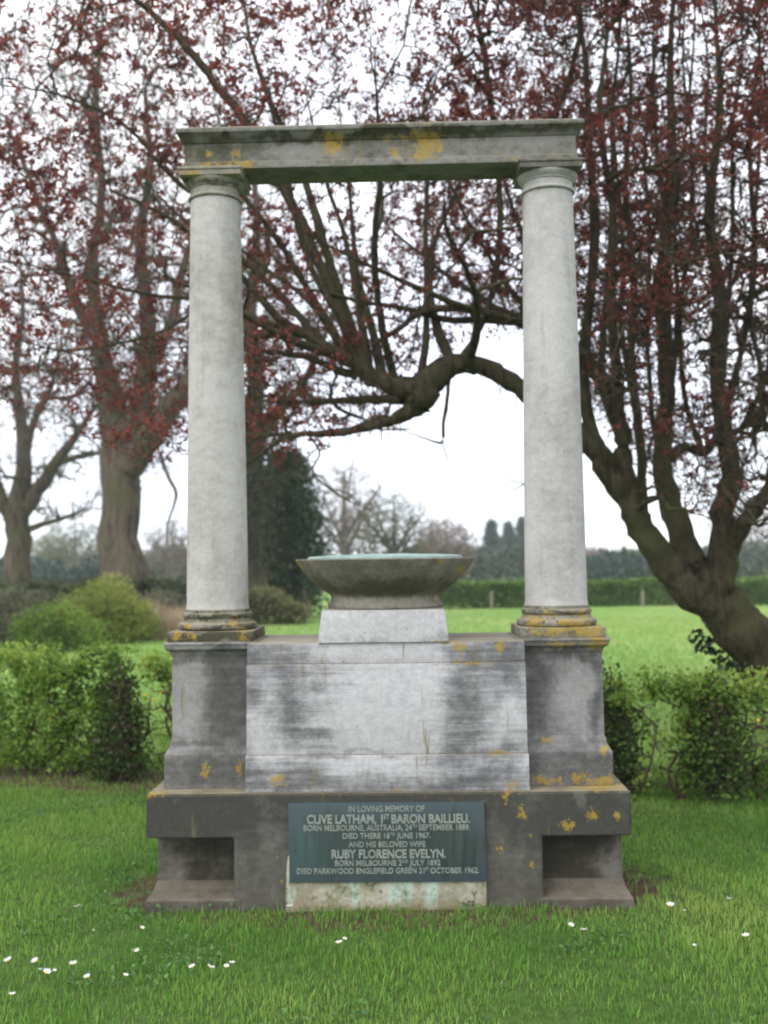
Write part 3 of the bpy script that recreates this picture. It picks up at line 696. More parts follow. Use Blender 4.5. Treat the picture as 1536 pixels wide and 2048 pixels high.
a, b = at(-120, 1160, 24)[0], at(420, 1160, 24)[0]
far_hedge('dark clipped hedge behind the shrubs at left', a, b, 24.0, -.3, at(330, 1152, 24)[2], 14000, .12, m_dhedge, 63, .9, .2)

# fence posts standing in front of the far hedge
m_post = flat_mat('weathered_post', (.14, .125, .095), (.22, .195, .15), 9)
for px, lab in ((983, 'thin weathered fence post between the bowl and the right column'), (1285, 'weathered fence post before the far hedge, nearest the right column on its right'), (1422, 'weathered fence post before the far hedge, beside the leaning trunk')):
    q = at(px, 1200, YF-1.0); g = float(gh(q[0], q[1]))
    top = at(px, 1182, YF-1.0)[2]
    o = rect_loft('fence_post', [(g-.2, q[0]-.065, q[0]+.065, q[1]-.06, q[1]+.06), (top-.03, q[0]-.06, q[0]+.06, q[1]-.055, q[1]+.055), (top, q[0]-.045, q[0]+.045, q[1]-.04, q[1]+.04)], m_post, None, .008)
    tag(o, lab, 'fence post', 'fence posts along the far hedge')

# ------------------------------------------------------------------ the purple-leaved tree
m_pbark = bark_mat('plum_bark', (.036, .030, .019), (.105, .088, .056), (.090, .090, .042), 5, 20, .07)
m_ptwig = bark_mat('plum_twig_bark', (.045, .036, .026), (.090, .072, .050), None, 12)
m_pleaf = leaf_mat('purple_leaves', (.075, .032, .030), (.17, .050, .046), (.34, .10, .075), .55, .5)

def purple_tree():
    root = empty('purple_leaved_tree', tuple(at(1800, 1640, 3.75)*np.array([1, 1, 0])), 'large purple-leaved tree leaning in from the right, its branches arching over the memorial', 'tree')
    sk = Skel()
    def limb(name, pts, n=26, sides=12, cap=False):
        """pts (px, py, Y, radius m)"""
        P = catmull([at(a, b, c) for a, b, c, _ in pts], n)
        R = np.interp(np.linspace(0, len(pts)-1, n), range(len(pts)), [q[3] for q in pts])
        rgl = np.random.default_rng(int(pts[0][0]*7+pts[-1][1])); P[1:-1] += rgl.normal(0, .10, (n-2, 3))*R[1:-1, None]
        R = R*(1 + rgl.normal(0, .05, n))
        V, F = tubes(P[None], R[None], sides)
        V = V + rgl.normal(0, .045, V.shape)*np.repeat(R, sides)[:, None]
        Fs = [F]
        if cap:
            V = np.vstack([V, P[-1] + nrm(P[-1]-P[-2])*R[-1]*.25]); e = (n-1)*sides
            Fs.append(np.array([[e+k, e+(k+1) % sides, len(V)-1] for k in range(sides)]))
        o = np_mesh(name, V, Fs, m_pbark, None, True); keep(o, root)
        sk.add(P, R); return o
    base = at(1640, 1560, 3.75); 
    limb('trunk', [(1850, 1700, 3.75, .30), (1730, 1530, 3.75, .255), (1610, 1395, 3.72, .235), (1525, 1300, 3.7, .22), (1455, 1225, 3.7, .205), (1405, 1170, 3.7, .185), (1375, 1130, 3.7, .15)], 30, 16)
    limb('limb', [(1440, 1215, 3.7, .165), (1355, 1148, 3.66, .135), (1309, 1096, 3.62, .115), (1274, 1041, 3.58, .105), (1249, 991, 3.55, .098), (1215, 935, 3.5, .088), (1168, 880, 3.45, .080), (1110, 828, 3.4, .076), (1046, 781, 3.36, .072), (1009, 757, 3.34, .070), (971, 736, 3.32, .069), (933, 726, 3.3, .074), (897, 735, 3.28, .092), (869, 755, 3.27, .115), (843, 783, 3.26, .125), (836, 808, 3.25, .11), (838, 828, 3.25, .06)], 60, 14, True)
    A = dict(Y=3.27)
    limb('limb', [(1262, 1010, 3.56, .085), (1250, 930, 3.55, .075), (1245, 875, 3.55, .07), (1228, 820, 3.52, .066), (1200, 760, 3.5, .062), (1165, 712, 3.48, .058), (1110, 672, 3.45, .052), (1046, 640, 3.4, .046), (1000, 628, 3.38, .04), (945, 618, 3.3, .034), (895, 616, 3.25, .03), (839, 627, 3.2, .026), (801, 655, 3.2, .022), (744, 692, 3.18, .018)], 44, 10)
    limb('limb', [(1200, 905, 3.48, .07), (1178, 850, 3.55, .055), (1168, 770, 3.6, .05), (1175, 640, 3.65, .045), (1190, 480, 3.7, .04), (1180, 300, 3.7, .032), (1170, 120, 3.75, .022), (1150, -60, 3.8, .015)], 30, 9)
    limb('limb', [(1405, 1165, 3.72, .14), (1364, 1069, 3.8, .105), (1341, 1010, 3.85, .092), (1325, 951, 3.88, .085), (1325, 873, 3.9, .078), (1335, 795, 3.95, .072), (1329, 678, 4.0, .064), (1330, 520, 4.05, .055), (1345, 330, 4.1, .045), (1340, 120, 4.2, .03), (1355, -80, 4.3, .018)], 36, 10)
    limb('limb', [(1285, 1050, 3.62, .06), (1284, 980, 3.7, .045), (1282, 912, 3.75, .042), (1274, 834, 3.8, .04), (1262, 717, 3.85, .036), (1268, 560, 3.9, .032), (1250, 380, 3.95, .026), (1262, 180, 4.0, .018), (1250, 0, 4.05, .011)], 30, 8)
    limb('limb', [(1440, 1190, 3.7, .15), (1446, 1088, 3.6, .105), (1446, 1022, 3.55, .09), (1463, 951, 3.5, .08), (1450, 873, 3.45, .07), (1434, 756, 3.4, .06), (1440, 600, 3.35, .05), (1420, 420, 3.3, .04), (1440, 220, 3.3, .028), (1430, 0, 3.3, .016)], 34, 10)
    limb('limb', [(1452, 1110, 3.62, .085), (1476, 1066, 3.5, .07), (1505, 1025, 3.4, .062), (1545, 965, 3.3, .055), (1580, 860, 3.2, .045), (1590, 700, 3.1, .038), (1560, 520, 3.0, .03), (1570, 300, 2.9, .02)], 28, 9)
    limb('limb', [(1325, 925, 3.88, .05), (1372, 893, 3.95, .042), (1411, 905, 4.0, .036), (1440, 850, 4.1, .034), (1480, 720, 4.2, .03), (1510, 520, 4.3, .026), (1500, 300, 4.4, .02), (1520, 80, 4.5, .012)], 28, 8)
    limb('limb', [(1240, 850, 3.54, .05), (1232, 740, 3.3, .042), (1222, 600, 3.1, .036), (1225, 420, 2.95, .03), (1200, 240, 2.8, .022), (1215, 60, 2.7, .013)], 26, 8)
    rgs = np.random.default_rng(9)
    for (x0, y0, x1) in ((1300, 1010, 1295), (1345, 900, 1385), (1440, 960, 1400), (1455, 860, 1480), (1500, 980, 1520), (1250, 800, 1215), (1360, 960, 1365), (1540, 900, 1545), (1330, 700, 1300), (1210, 760, 1240)):
        Ya = 3.4 + .9*rgs.random(); pts = []
        for q in range(7):
            u = q/6; pts.append((x0 + (x1-x0)*u + rgs.normal(0, 9), y0 + (-40-y0)*u, Ya + .8*(rgs.random()-.5)*u, .023*(1-u)**.8 + .006))
        P0 = sk.arrays()[0]; q0 = at(*pts[0][:3]); j = np.argmin(((P0-q0)**2).sum(1)); dq = P0[j]-CAM; dep = dq @ _f
        pts[0] = (768 + FPX*(dq @ _r)/dep, 1024 - FPX*(dq @ _u)/dep, P0[j][1], .03)
        limb('limb', pts, 24, 6)
    # fan of branches from the dropped elbow of the arch
    limb('limb', [(850, 775, 3.26, .11), (800, 778, 3.25, .09), (744, 755, 3.2, .070), (707, 725, 3.15, .054), (661, 702, 3.1, .046), (605, 664, 3.05, .038), (555, 634, 3.0, .032), (490, 560, 2.9, .025), (420, 500, 2.8, .02), (330, 430, 2.7, .015), (220, 380, 2.6, .01)], 36, 9)
    limb('limb', [(740, 752, 3.2, .055), (705, 690, 3.25, .05), (676, 611, 3.3, .046), (640, 530, 3.3, .044), (600, 440, 3.3, .042), (560, 365, 3.3, .04), (497, 250, 3.3, .037), (440, 180, 3.3, .034), (400, 125, 3.3, .031), (340, 60, 3.3, .027), (262, -10, 3.3, .023), (180, -90, 3.3, .016)], 40, 9)
    limb('limb', [(720, 715, 3.22, .05), (690, 620, 3.5, .042), (655, 510, 3.6, .038), (622, 400, 3.7, .034), (590, 300, 3.75, .03), (540, 200, 3.8, .024), (500, 80, 3.85, .017), (480, -60, 3.9, .011)], 30, 8)
    limb('limb', [(835, 812, 3.25, .08), (790, 838, 3.22, .048), (745, 852, 3.2, .030), (690, 866, 3.15, .026), (642, 868, 3.1, .023), (600, 868, 3.05, .02), (560, 882, 3.0, .016), (499, 925, 2.95, .011), (450, 950, 2.9, .008)], 30, 8)
    limb('limb', [(895, 735, 3.28, .02), (897, 770, 3.25, .016), (893, 810, 3.22, .015), (887, 845, 3.2, .014), (884, 884, 3.2, .012), (860, 880, 3.2, .007), (825, 868, 3.2, .005), (780, 850, 3.2, .004)], 26, 6)
    limb('limb', [(884, 884, 3.2, .006), (900, 930, 3.2, .004), (918, 955, 3.2, .003), (936, 980, 3.2, .002)], 10, 5)
    limb('limb', [(1165, 905, 3.46, .012), (1110, 930, 3.4, .009), (1060, 962, 3.35, .007), (1020, 985, 3.3, .0045), (1012, 1000, 3.3, .003)], 14, 5)
    limb('limb', [(1048, 968, 3.35, .006), (1010, 958, 3.3, .004), (962, 948, 3.3, .0025)], 10, 5)
    for k, (x, y) in enumerate(((1010, 770), (985, 760), (1035, 800), (960, 745), (760, 850), (700, 870), (650, 880), (590, 880), (545, 900), (800, 845))):
        dx = rgs.normal(0, 22, 4).cumsum(); Lh = 60 + 110*rgs.random()
        limb('limb', [(x, y-15, 3.3, .005), (x+dx[0]*.5, y+Lh*.3, 3.3, .0035), (x+dx[1]*.6, y+Lh*.65, 3.28, .0025), (x+dx[2]*.7, y+Lh, 3.25, .0015)], 12, 4)
    limb('limb', [(615, 868, 3.06, .012), (640, 905, 3.0, .009), (625, 945, 3.0, .008), (670, 985, 3.0, .006), (715, 1010, 3.0, .004), (745, 1018, 3.0, .0025)], 18, 5)
    fans = [((700, 725), (470, 360)), ((720, 735), (505, 520)), ((735, 745), (640, 330)), ((760, 755), (700, 340)), ((790, 765), (765, 300)), ((840, 765), (850, 330)), ((690, 720), (430, 600)), ((720, 752), (480, 700)),
            ((660, 700), (390, 460)), ((745, 750), (560, 250)), ((905, 728), (930, 360)), ((940, 725), (900, 480)), ((620, 672), (420, 690)), ((800, 800), (520, 800)), ((780, 835), (500, 860))]
    for k, ((xa, ya), (xb, yb)) in enumerate(fans):
        Ya = 3.25; Yb = Ya + rgs.normal(0, .55); ln_ = math.hypot(xb-xa, yb-ya); cv = rgs.normal(0, .07)*ln_
        pts = []
        for q in range(7):
            u = q/6*1.35; b_ = cv*math.sin(min(u, 1)*math.pi); nx, ny = -(yb-ya)/ln_, (xb-xa)/ln_
            pts.append((xa + (xb-xa)*u + nx*b_ + rgs.normal(0, 3), ya + (yb-ya)*u + ny*b_ + rgs.normal(0, 3), Ya + (Yb-Ya)*u, .034*(1-q/6)**.9*(.7+.5*rgs.random()) + .005))
        limb('limb', pts, 24, 7)
    for (xa, ya, xb, yb) in ((1100, 665, 680, 500), (1046, 640, 800, 470), (1110, 672, 900, 380), (1165, 712, 1000, 330), (1060, 648, 640, 590)):
        Yb = 3.3 + rgs.normal(0, .5); pts = []
        for q in range(7):
            u = q/6*1.2; pts.append((xa + (xb-xa)*u + rgs.normal(0, 4), ya + (yb-ya)*(u**1.25) + rgs.normal(0, 4), 3.42 + (Yb-3.42)*u, .03*(1-q/6)**.9 + .005))
        limb('limb', pts, 24, 7)
    limb('limb', [(925, 715, 3.3, .032), (955, 665, 3.25, .026), (990, 560, 3.2, .024), (1000, 430, 3.15, .023), (992, 300, 3.1, .023), (975, 150, 3.05, .025), (960, 60, 3.0, .02), (925, -30, 3.0, .014)], 30, 7)
    limb('limb', [(1046, 640, 3.4, .036), (1060, 520, 3.2, .032), (1085, 380, 3.0, .03), (1108, 240, 2.9, .027), (1135, 165, 2.85, .024), (1160, 60, 2.8, .02), (1150, -40, 2.8, .015)], 26, 7)
    limb('limb', [(600, 662, 3.05, .028), (520, 640, 3.0, .022), (420, 600, 2.9, .018), (300, 590, 2.8, .014), (180, 560, 2.7, .011), (60, 530, 2.6, .007)], 24, 6)
    limb('limb', [(560, 370, 3.3, .028), (470, 350, 3.2, .022), (400, 390, 3.1, .02), (330, 340, 3.0, .017), (250, 250, 2.9, .014), (120, 190, 2.8, .01), (0, 170, 2.7, .006)], 26, 6)
    limb('limb', [(420, 600, 2.9, .014), (330, 660, 2.8, .012), (220, 690, 2.7, .01), (120, 700, 2.6, .007), (40, 680, 2.55, .005)], 18, 5)
    rg = np.random.default_rng(101)
    def crown(n, seed, right=False):
        rg = np.random.default_rng(seed); out = []
        while sum(map(len, out)) < n:
            m = n*4; x = -4.6 + 9.6*rg.random(m); y = 1.6 + 5.4*rg.random(m); z = 1.5 + 6.2*rg.random(m)
            sc_ = (y+4.641)/8.1; xs = (x-CAM[0])/sc_ + .1     # outline of the crown, seen as angles round the trunk
            zlow = np.interp(xs, [-3.4, -2.6, -1.9, -1.5, -.95, -.5, .05, .3, .7, 1.1, 1.45, 1.75, 2.1, 2.6, 3.4], [2.75, 2.45, 2.2, 2.6, 2.25, 2.4, 2.5, 3.1, 3.25, 3.2, 2.7, 2.3, 1.95, 1.7, 1.5])
            zl = 1.55 + (zlow-1.55)*sc_
            k = z > zl + .55*rg.random(m)**2
            k &= ((x-.6)/5.6)**2 + ((y-4.0)/3.0)**2 + ((z-3.6)/4.3)**2 < 1
            dens = .42 + .58*sstep(-.2, 1.7, xs); dens = dens*(.75 + .5*blobs_noise(np.stack([x, y, z], 1), 1.6, 5)*1.4)
            dens = dens*(1 + .8*np.exp(-((xs-.3)/1.0)**2)*sstep(3.9, 4.8, z)) + .12*(xs < -.8)
            k &= rg.random(m) < np.clip(dens, .05, 1)
            if right: k &= (xs > 1.1) & (z > 2.2)
            out.append(np.stack([x, y, z], 1)[k])
        return np.concatenate(out)[:n]
    h1, r1 = attach(sk, np.concatenate([crown(330, 1), crown(70, 8, True)]), .024, .007, 9, .5, .6, 2.6, .030, 1, 2.8)
    h2, r2 = attach(sk, crown(1800, 2), .011, .004, 7, .5, .6, 2.4, .035, 2, 1.6)
    h3, r3 = attach(sk, np.concatenate([crown(11000, 3), crown(2500, 7, True)]), .0062, .0026, 4, .5, .7, 2.0, .035, 3, 1.1)
    h4, r4 = attach(sk, np.concatenate([crown(38000, 4), crown(12000, 6, True)]), .0048, .0020, 3, .5, .8, 1.6, .04, 4, .8)
    V, F = tubes(h1, r1, 6); o = np_mesh('branches', V, [F], m_pbark, None, True); o['kind'] = 'stuff'; keep(o, root)
    V2, F2 = tubes(h2, r2, 4); V3, F3 = tubes(h3, r3, 3); V4, F4 = tubes(h4, r4, 3)
    o = np_mesh('twigs', np.vstack([V2, V3, V4]), [F2, F3+len(V2), F4+len(V2)+len(V3)], m_ptwig); o['kind'] = 'stuff'; keep(o, root)
    # opening leaves in rosettes along the shoots
    def along(h, m):
        i = rg.integers(0, len(h), m); u = (h.shape[1]-1)*(.3 + .7*rg.random(m)); a = np.minimum(u.astype(int), h.shape[1]-2); f = (u-a)[:, None]
        return h[i, a]*(1-f) + h[i, a+1]*f
    src = np.concatenate([along(h4, 78000), along(h3, 30000)])
    q = blobs_noise(src, 3.2, 77) + .5*blobs_noise(src, 8.0, 78)
    pr = np.clip(.33 + .62*q, .02, 1)
    rt = sstep(.6, 1.6, (src[:, 0]-CAM[0])/((src[:, 1]+4.641)/8.1))
    pr *= 1 - .45*(1 - sstep(-2.6, -1.9, (src[:, 0]-CAM[0])/((src[:, 1]+4.641)/8.1)))*(1 - sstep(2.8, 3.6, src[:, 2]))
    pr *= 1 - rt*(.22 + .6*(1 - sstep(2.8, 4.4, src[:, 2])))
    src = src[rg.random(len(src)) < pr]
    C = np.repeat(src, 5, 0) + rg.normal(0, .014, (len(src)*5, 3))
    o = foliage('leaves', C, .044, m_pleaf, root, rg, .3, .5, np.repeat(.46 + .25*blobs_noise(src, 2.4, 80) + rg.normal(0, .14, len(src)), 5))
    # ivy leaves on the underside of the trunk
    m_ivy = leaf_mat('ivy_leaves', (.010, .022, .012), (.018, .036, .018), (.035, .06, .03), .1)
    tr = catmull([at(1700, 1530, 3.6), at(1580, 1405, 3.55), at(1490, 1305, 3.52), at(1425, 1240, 3.52)], 40)
    C = tr[rg.integers(0, 40, 260)] + rg.normal(0, .03, (260, 3)) + np.array([-.13, -.02, -.10])
    foliage('ivy', C, .06, m_ivy, root, rg, -.3, .8)
    return root
purple_tree()

# ------------------------------------------------------------------ other trees
m_gbark = bark_mat('grey_bark', (.045, .034, .027), (.145, .112, .088), (.10, .092, .052), 1.6, 8, .12)
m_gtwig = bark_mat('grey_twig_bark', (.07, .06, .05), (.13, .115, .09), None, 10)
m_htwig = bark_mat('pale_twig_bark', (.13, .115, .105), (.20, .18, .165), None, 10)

def ell(n, seed, c, r, zmin, hollow=.3):
    rg = np.random.default_rng(seed); d = rand_dir(rg, n); u = rg.random(n)**(1/(3-2*hollow)); b = 1 + .18*blobs_noise(d, 2.4, seed)
    P = np.asarray(c) + d*u[:, None]*np.asarray(r)*b[:, None]; P[:, 2] = np.where(P[:, 2] < zmin, zmin + rg.random(n)*(r[2]), P[:, 2]); return P

def bare_tree(name, label, limbs, crown, rad, mb, mt, seed, counts, twig=.006, group=None, up=.35, maxlen=9, leaf=None):
    b0 = limbs[0][0]; root = empty(name, (float(b0[0]), float(b0[1]), float(b0[2])), label, 'tree', group); sk = Skel()
    for i, L in enumerate(limbs):
        n = 24 if i == 0 else 18
        P = catmull([q[:3] for q in L], n); R = np.interp(np.linspace(0, len(L)-1, n), range(len(L)), [q[3] for q in L])
        rgl = np.random.default_rng(seed+i); P[1:-1] += rgl.normal(0, .08, (n-2, 3))*R[1:-1, None]
        V, F = tubes(P[None], R[None], 12 if i == 0 else 8); keep(np_mesh('trunk' if i == 0 else 'limb', V, [F], mb, None, True), root); sk.add(P, R)
    hs = []; rr = rad
    for j, c in enumerate(counts):
        h, r = attach(sk, ell(c, seed+10*j+1, *crown), rr, max(rr*.3, twig*.5), (9, 7, 5, 4)[min(j, 3)], up, .7, 2.2, .045, seed+j, maxlen/(1.6**j)); hs.append((h, r)); rr = max(rr*.42, twig)
    off = 0; VV, FF = [], []
    for j, (h, r) in enumerate(hs):
        V, F = tubes(h, r, (6, 4, 3, 3)[min(j, 3)])
        if j == 0: o = np_mesh('branches', V, [F], mb, None, True); o['kind'] = 'stuff'; keep(o, root); continue
        VV.append(V); FF.append(F+off); off += len(V)
    o = np_mesh('twigs', np.vstack(VV), FF, mt); o['kind'] = 'stuff'; keep(o, root)
    if leaf:
        mat, n, size = leaf; rg = np.random.default_rng(seed+5); src = hs[-1][0].reshape(-1, 3)
        C = src[rg.integers(0, len(src), n)] + rg.normal(0, size, (n, 3)); foliage('leaves', C, size, mat, root, rg, .2, .5)
    return root

def W(px, py, Y, r): return (*at(px, py, Y), r)
# thick old tree at left: forks behind the purple leaves
Y = 24.0
t_old = bare_tree('old_tree', 'thick old tree with a massive forked trunk left of the memorial',
    [[W(250, 1225, Y, .95), W(250, 1175, Y, .74), W(246, 1110, Y, .60), W(242, 1020, Y, .53), W(240, 940, Y, .56), W(236, 860, Y, .50), W(215, 760, Y, .30), W(195, 650, Y, .21), W(185, 520, Y, .16), W(205, 380, Y, .11), W(190, 240, Y, .12), W(200, 100, Y, .07)],
     [W(248, 930, Y, .48), W(275, 840, Y, .42), W(292, 740, Y+.3, .28), W(295, 620, Y+.4, .21), W(280, 480, Y+.5, .16), W(300, 340, Y+.5, .11), W(290, 180, Y+.5, .06)],
     [W(258, 935, Y-.2, .42), W(312, 858, Y-.5, .35), W(365, 785, Y-.8, .29), W(430, 700, Y-1, .22), W(500, 600, Y-1.2, .13), W(540, 480, Y-1.4, .08)],
     [W(285, 760, Y, .2), W(340, 650, Y, .16), W(370, 520, Y, .12), W(420, 400, Y, .08), W(440, 260, Y, .05)],
     [W(205, 700, Y, .2), W(150, 600, Y, .15), W(110, 480, Y, .11), W(60, 360, Y, .07), W(20, 260, Y, .05)],
     [W(320, 905, Y-.6, .07), W(335, 950, Y-.7, .06), W(352, 985, Y-.8, .055), W(348, 1010, Y-.8, .04), W(335, 1050, Y-.8, .03), W(333, 1090, Y-.8, .015)]],
    (tuple(at(240, 430, Y)), (5.2, 3.2, 7.0), at(265, 860, Y)[2], .3), .085, m_gbark, m_gtwig, 301, (110, 700, 2400, 5000), .015, None, .4, 6)
rg = np.random.default_rng(311); cs = []
for q in ([(236, 860), (215, 760), (195, 650), (185, 520), (205, 380), (190, 240)], [(275, 840), (292, 740), (295, 620), (280, 480), (300, 340)], [(262, 925), (315, 850), (365, 780), (430, 700)]):
    c_ = catmull([at(a, b, Y) for a, b in q], 60); cs.append(c_[rg.integers(0, 60, 2600)] + rg.normal(0, .36, (2600, 3)))
C = np.concatenate(cs); foliage('epicormic_shoots', C, .17, leaf_mat('brown_shoots', (.05, .045, .025), (.085, .075, .042), (.13, .11, .065), .2), t_old, rg, .5, .28, .45 + .3*blobs_noise(C, 1.0, 12))
# bare spreading tree at the left edge
Y = 31.0
bare_tree('bare_tree', 'bare grey spreading tree at the left edge of the view',
    [[W(33, 1215, Y, .62), W(36, 1140, Y, .46), W(34, 1060, Y, .43), W(38, 1000, Y, .38), W(48, 920, Y, .26), W(42, 830, Y, .2), W(30, 740, Y, .15), W(45, 640, Y, .1), W(40, 520, Y, .05)],
     [W(38, 1030, Y, .34), W(75, 985, Y, .27), W(105, 935, Y, .23), W(130, 900, Y, .18), W(160, 860, Y, .13), W(190, 815, Y, .08), W(230, 780, Y, .05)],
     [W(30, 1050, Y, .3), W(5, 1000, Y, .22), W(-20, 930, Y, .2), W(-40, 820, Y, .15), W(-45, 700, Y, .08)],
     [W(105, 930, Y, .15), W(150, 915, Y, .11), W(200, 905, Y, .07), W(240, 890, Y, .04)],
     [W(45, 1065, Y, .15), W(80, 1050, Y, .11), W(130, 1035, Y, .07), W(165, 1020, Y, .04)],
     [W(48, 930, Y, .18), W(65, 850, Y, .14), W(100, 780, Y, .1), W(120, 700, Y, .06)]],
    (tuple(at(50, 830, Y)), (4.6, 3.2, 5.6), at(60, 1040, Y)[2], .35), .07, m_gbark, m_gtwig, 331, (100, 600, 1800, 3200), .014, None, .35, 6)

# ivy-clad trunk behind the left column, with dark evergreen beside it
Y = 28.0
m_ever = leaf_mat('evergreen_leaves', (.018, .036, .016), (.034, .064, .026), (.070, .110, .045), .15)
m_moss = leaf_mat('ivy_green_leaves', (.035, .042, .022), (.06, .068, .034), (.09, .10, .05), .15)
t_ivy = bare_tree('ivy_clad_tree', 'ivy-clad tree half hidden behind the left column',
    [[W(505, 1215, Y, .55), W(506, 1120, Y, .40), W(508, 1000, Y, .36), W(505, 880, Y, .34), W(512, 760, Y, .28), W(500, 620, Y, .22), W(515, 480, Y, .15), W(505, 330, Y, .08)],
     [W(508, 900, Y, .22), W(560, 820, Y, .17), W(610, 760, Y, .12), W(650, 670, Y, .08), W(690, 560, Y, .05)],
     [W(506, 860, Y, .2), W(450, 770, Y, .15), W(410, 660, Y, .1), W(380, 540, Y, .06)],
     [W(510, 990, Y, .09), W(548, 962, Y, .065), W(585, 945, Y, .05), W(610, 958, Y-.2, .045), W(640, 950, Y-.3, .04), W(662, 978, Y-.4, .032), W(695, 985, Y-.5, .026), W(715, 1005, Y-.5, .02), W(745, 1008, Y-.6, .012)]],
    (tuple(at(515, 640, Y)), (3.3, 2.8, 4.4), at(520, 900, Y)[2], .3), .07, m_gbark, m_gtwig, 351, (70, 400, 1500, 4000), .012, None, .35, 5)
rg = np.random.default_rng(352)
zz = 1 + 5.5*rg.random(5200); xx = at(507, 1000, Y)[0] + rg.normal(0, .38, 5200); C = np.stack([xx, Y + rg.normal(0, .4, 5200), zz], 1)
foliage('ivy', C, .13, m_moss, t_ivy, rg, -.2, .8, .4 + .3*blobs_noise(C, 1.2, 9))

def evergreen(label, cx, cy, rx, h, n, size, mat, seed, name='evergreen_tree', conic=False, group=None):
    rg = np.random.default_rng(seed); g = float(gh(cx, cy)); root = empty(name, (cx, cy, g), label, 'tree', group)
    sk = Skel(); P = catmull([(cx, cy, g-.1), (cx+.05*rx, cy, g+.4*h), (cx, cy, g+.96*h)], 16); R = np.linspace(.05*h*.6, .012*h, 16)
    V, F = tubes(P[None], R[None], 8); keep(np_mesh('trunk', V, [F], m_gbark, None, True), root); sk.add(P, R)
    def samp(m):
        u = rg.random(m)
        if conic: z = .08 + .92*u; rad = 2.5*rx*(1-z)**1.05*(.62 + .38*np.sin(z*30 + seed)) + .04*rx
        else: z = .04 + .96*u; rad = rx*np.sqrt(np.clip(1-((z-.38)/.63)**2, 0, 1))
        a = rg.random(m)*6.283; q = rg.random(m)**.4
        b = 1 + .28*blobs_noise(np.stack([np.cos(a)*2, np.sin(a)*2, z*5], 1), 1.3, seed)
        return np.stack([cx + rad*b*q*np.cos(a), cy + rad*b*q*np.sin(a), g + z*h], 1)
    h1, r1 = attach(sk, samp(160), .012*h, .004*h, 5, .1, 1.3, .7, .04, seed)
    V, F = tubes(h1, r1, 4); o = np_mesh('branches', V, [F], m_gbark); o['kind'] = 'stuff'; keep(o, root)
    nc = n//14; cen = samp(nc); C = np.repeat(cen, 14, 0) + rg.normal(0, size*1.1, (nc*14, 3))
    foliage('crown', C, size, mat, root, rg, .1, .5, np.repeat(.42 + .25*blobs_noise(cen, 6/h, seed+1) + rg.normal(0, .12, nc), 14))
    return root
p = at(578, 1150, 30.0); evergreen('dark rounded evergreen beside the ivy-clad trunk, left of the bowl', p[0], 30.0, 1.15, at(575, 905, 30.0)[2]+.3, 15000, .16, m_ever, 361)
p = at(528, 1150, 31.5); evergreen('narrow dark evergreen just right of the left column', p[0], 31.5, .75, at(530, 985, 31.5)[2]+.3, 7000, .16, m_ever, 362)

# small bare trees behind the bowl
def small_bare(label, px, top, half, Y, mt, seed, counts=(36, 200, 700, 1300), twig=.014, fork=.4, name='bare_tree', lean=0, leaf=None, group=None):
    b = at(px, 1170, Y); g = float(gh(b[0], Y)); zt = at(px, top, Y)[2]; h = zt-g; wx = half/FPX*(Y+4.6); x = b[0]
    rg = np.random.default_rng(seed); L = [[(x, Y, g-.1, .05*h), (x+.02*h, Y, g+.2*h, .036*h), (x+lean*h*.3, Y, g+.4*h, .028*h), (x+lean*h*.5, Y, g+.7*h, .014*h), (x+lean*h*.6, Y, g+.95*h, .005*h)]]
    for s in (-1, 1, -.5, .7):
        z0 = g + (fork - .12 + .2*rg.random())*h
        L.append([(x+.01*h, Y, z0, .02*h), (x+s*.3*wx, Y+rg.normal(0, .1)*wx, z0+.16*h, .015*h), (x+s*.62*wx, Y+rg.normal(0, .2)*wx, z0+.30*h, .009*h), (x+s*.85*wx, Y+rg.normal(0, .3)*wx, z0+.42*h, .004*h)])
    return bare_tree(name, label, L, ((x+lean*h*.4, Y, g+.62*h), (wx, wx*.8, .42*h), g+.22*h, .3), .012*h, mt, mt, seed, counts, twig, group, .35, h*.6, leaf)
m_pinkb = leaf_mat('pinkish_buds', (.20, .15, .14), (.28, .21, .20), (.36, .28, .27), .3)
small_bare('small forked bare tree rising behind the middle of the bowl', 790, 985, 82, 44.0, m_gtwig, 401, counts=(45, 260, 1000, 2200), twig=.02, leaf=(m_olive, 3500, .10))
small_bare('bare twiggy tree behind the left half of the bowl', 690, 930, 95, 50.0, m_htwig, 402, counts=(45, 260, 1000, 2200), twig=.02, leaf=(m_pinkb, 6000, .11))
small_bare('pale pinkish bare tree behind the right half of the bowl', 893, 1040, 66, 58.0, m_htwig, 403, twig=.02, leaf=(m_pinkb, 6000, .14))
small_bare('pale bare tree showing between the old tree and the left column', 345, 1035, 70, 60.0, m_htwig, 404, twig=.02, leaf=(m_pinkb, 3000, .12))

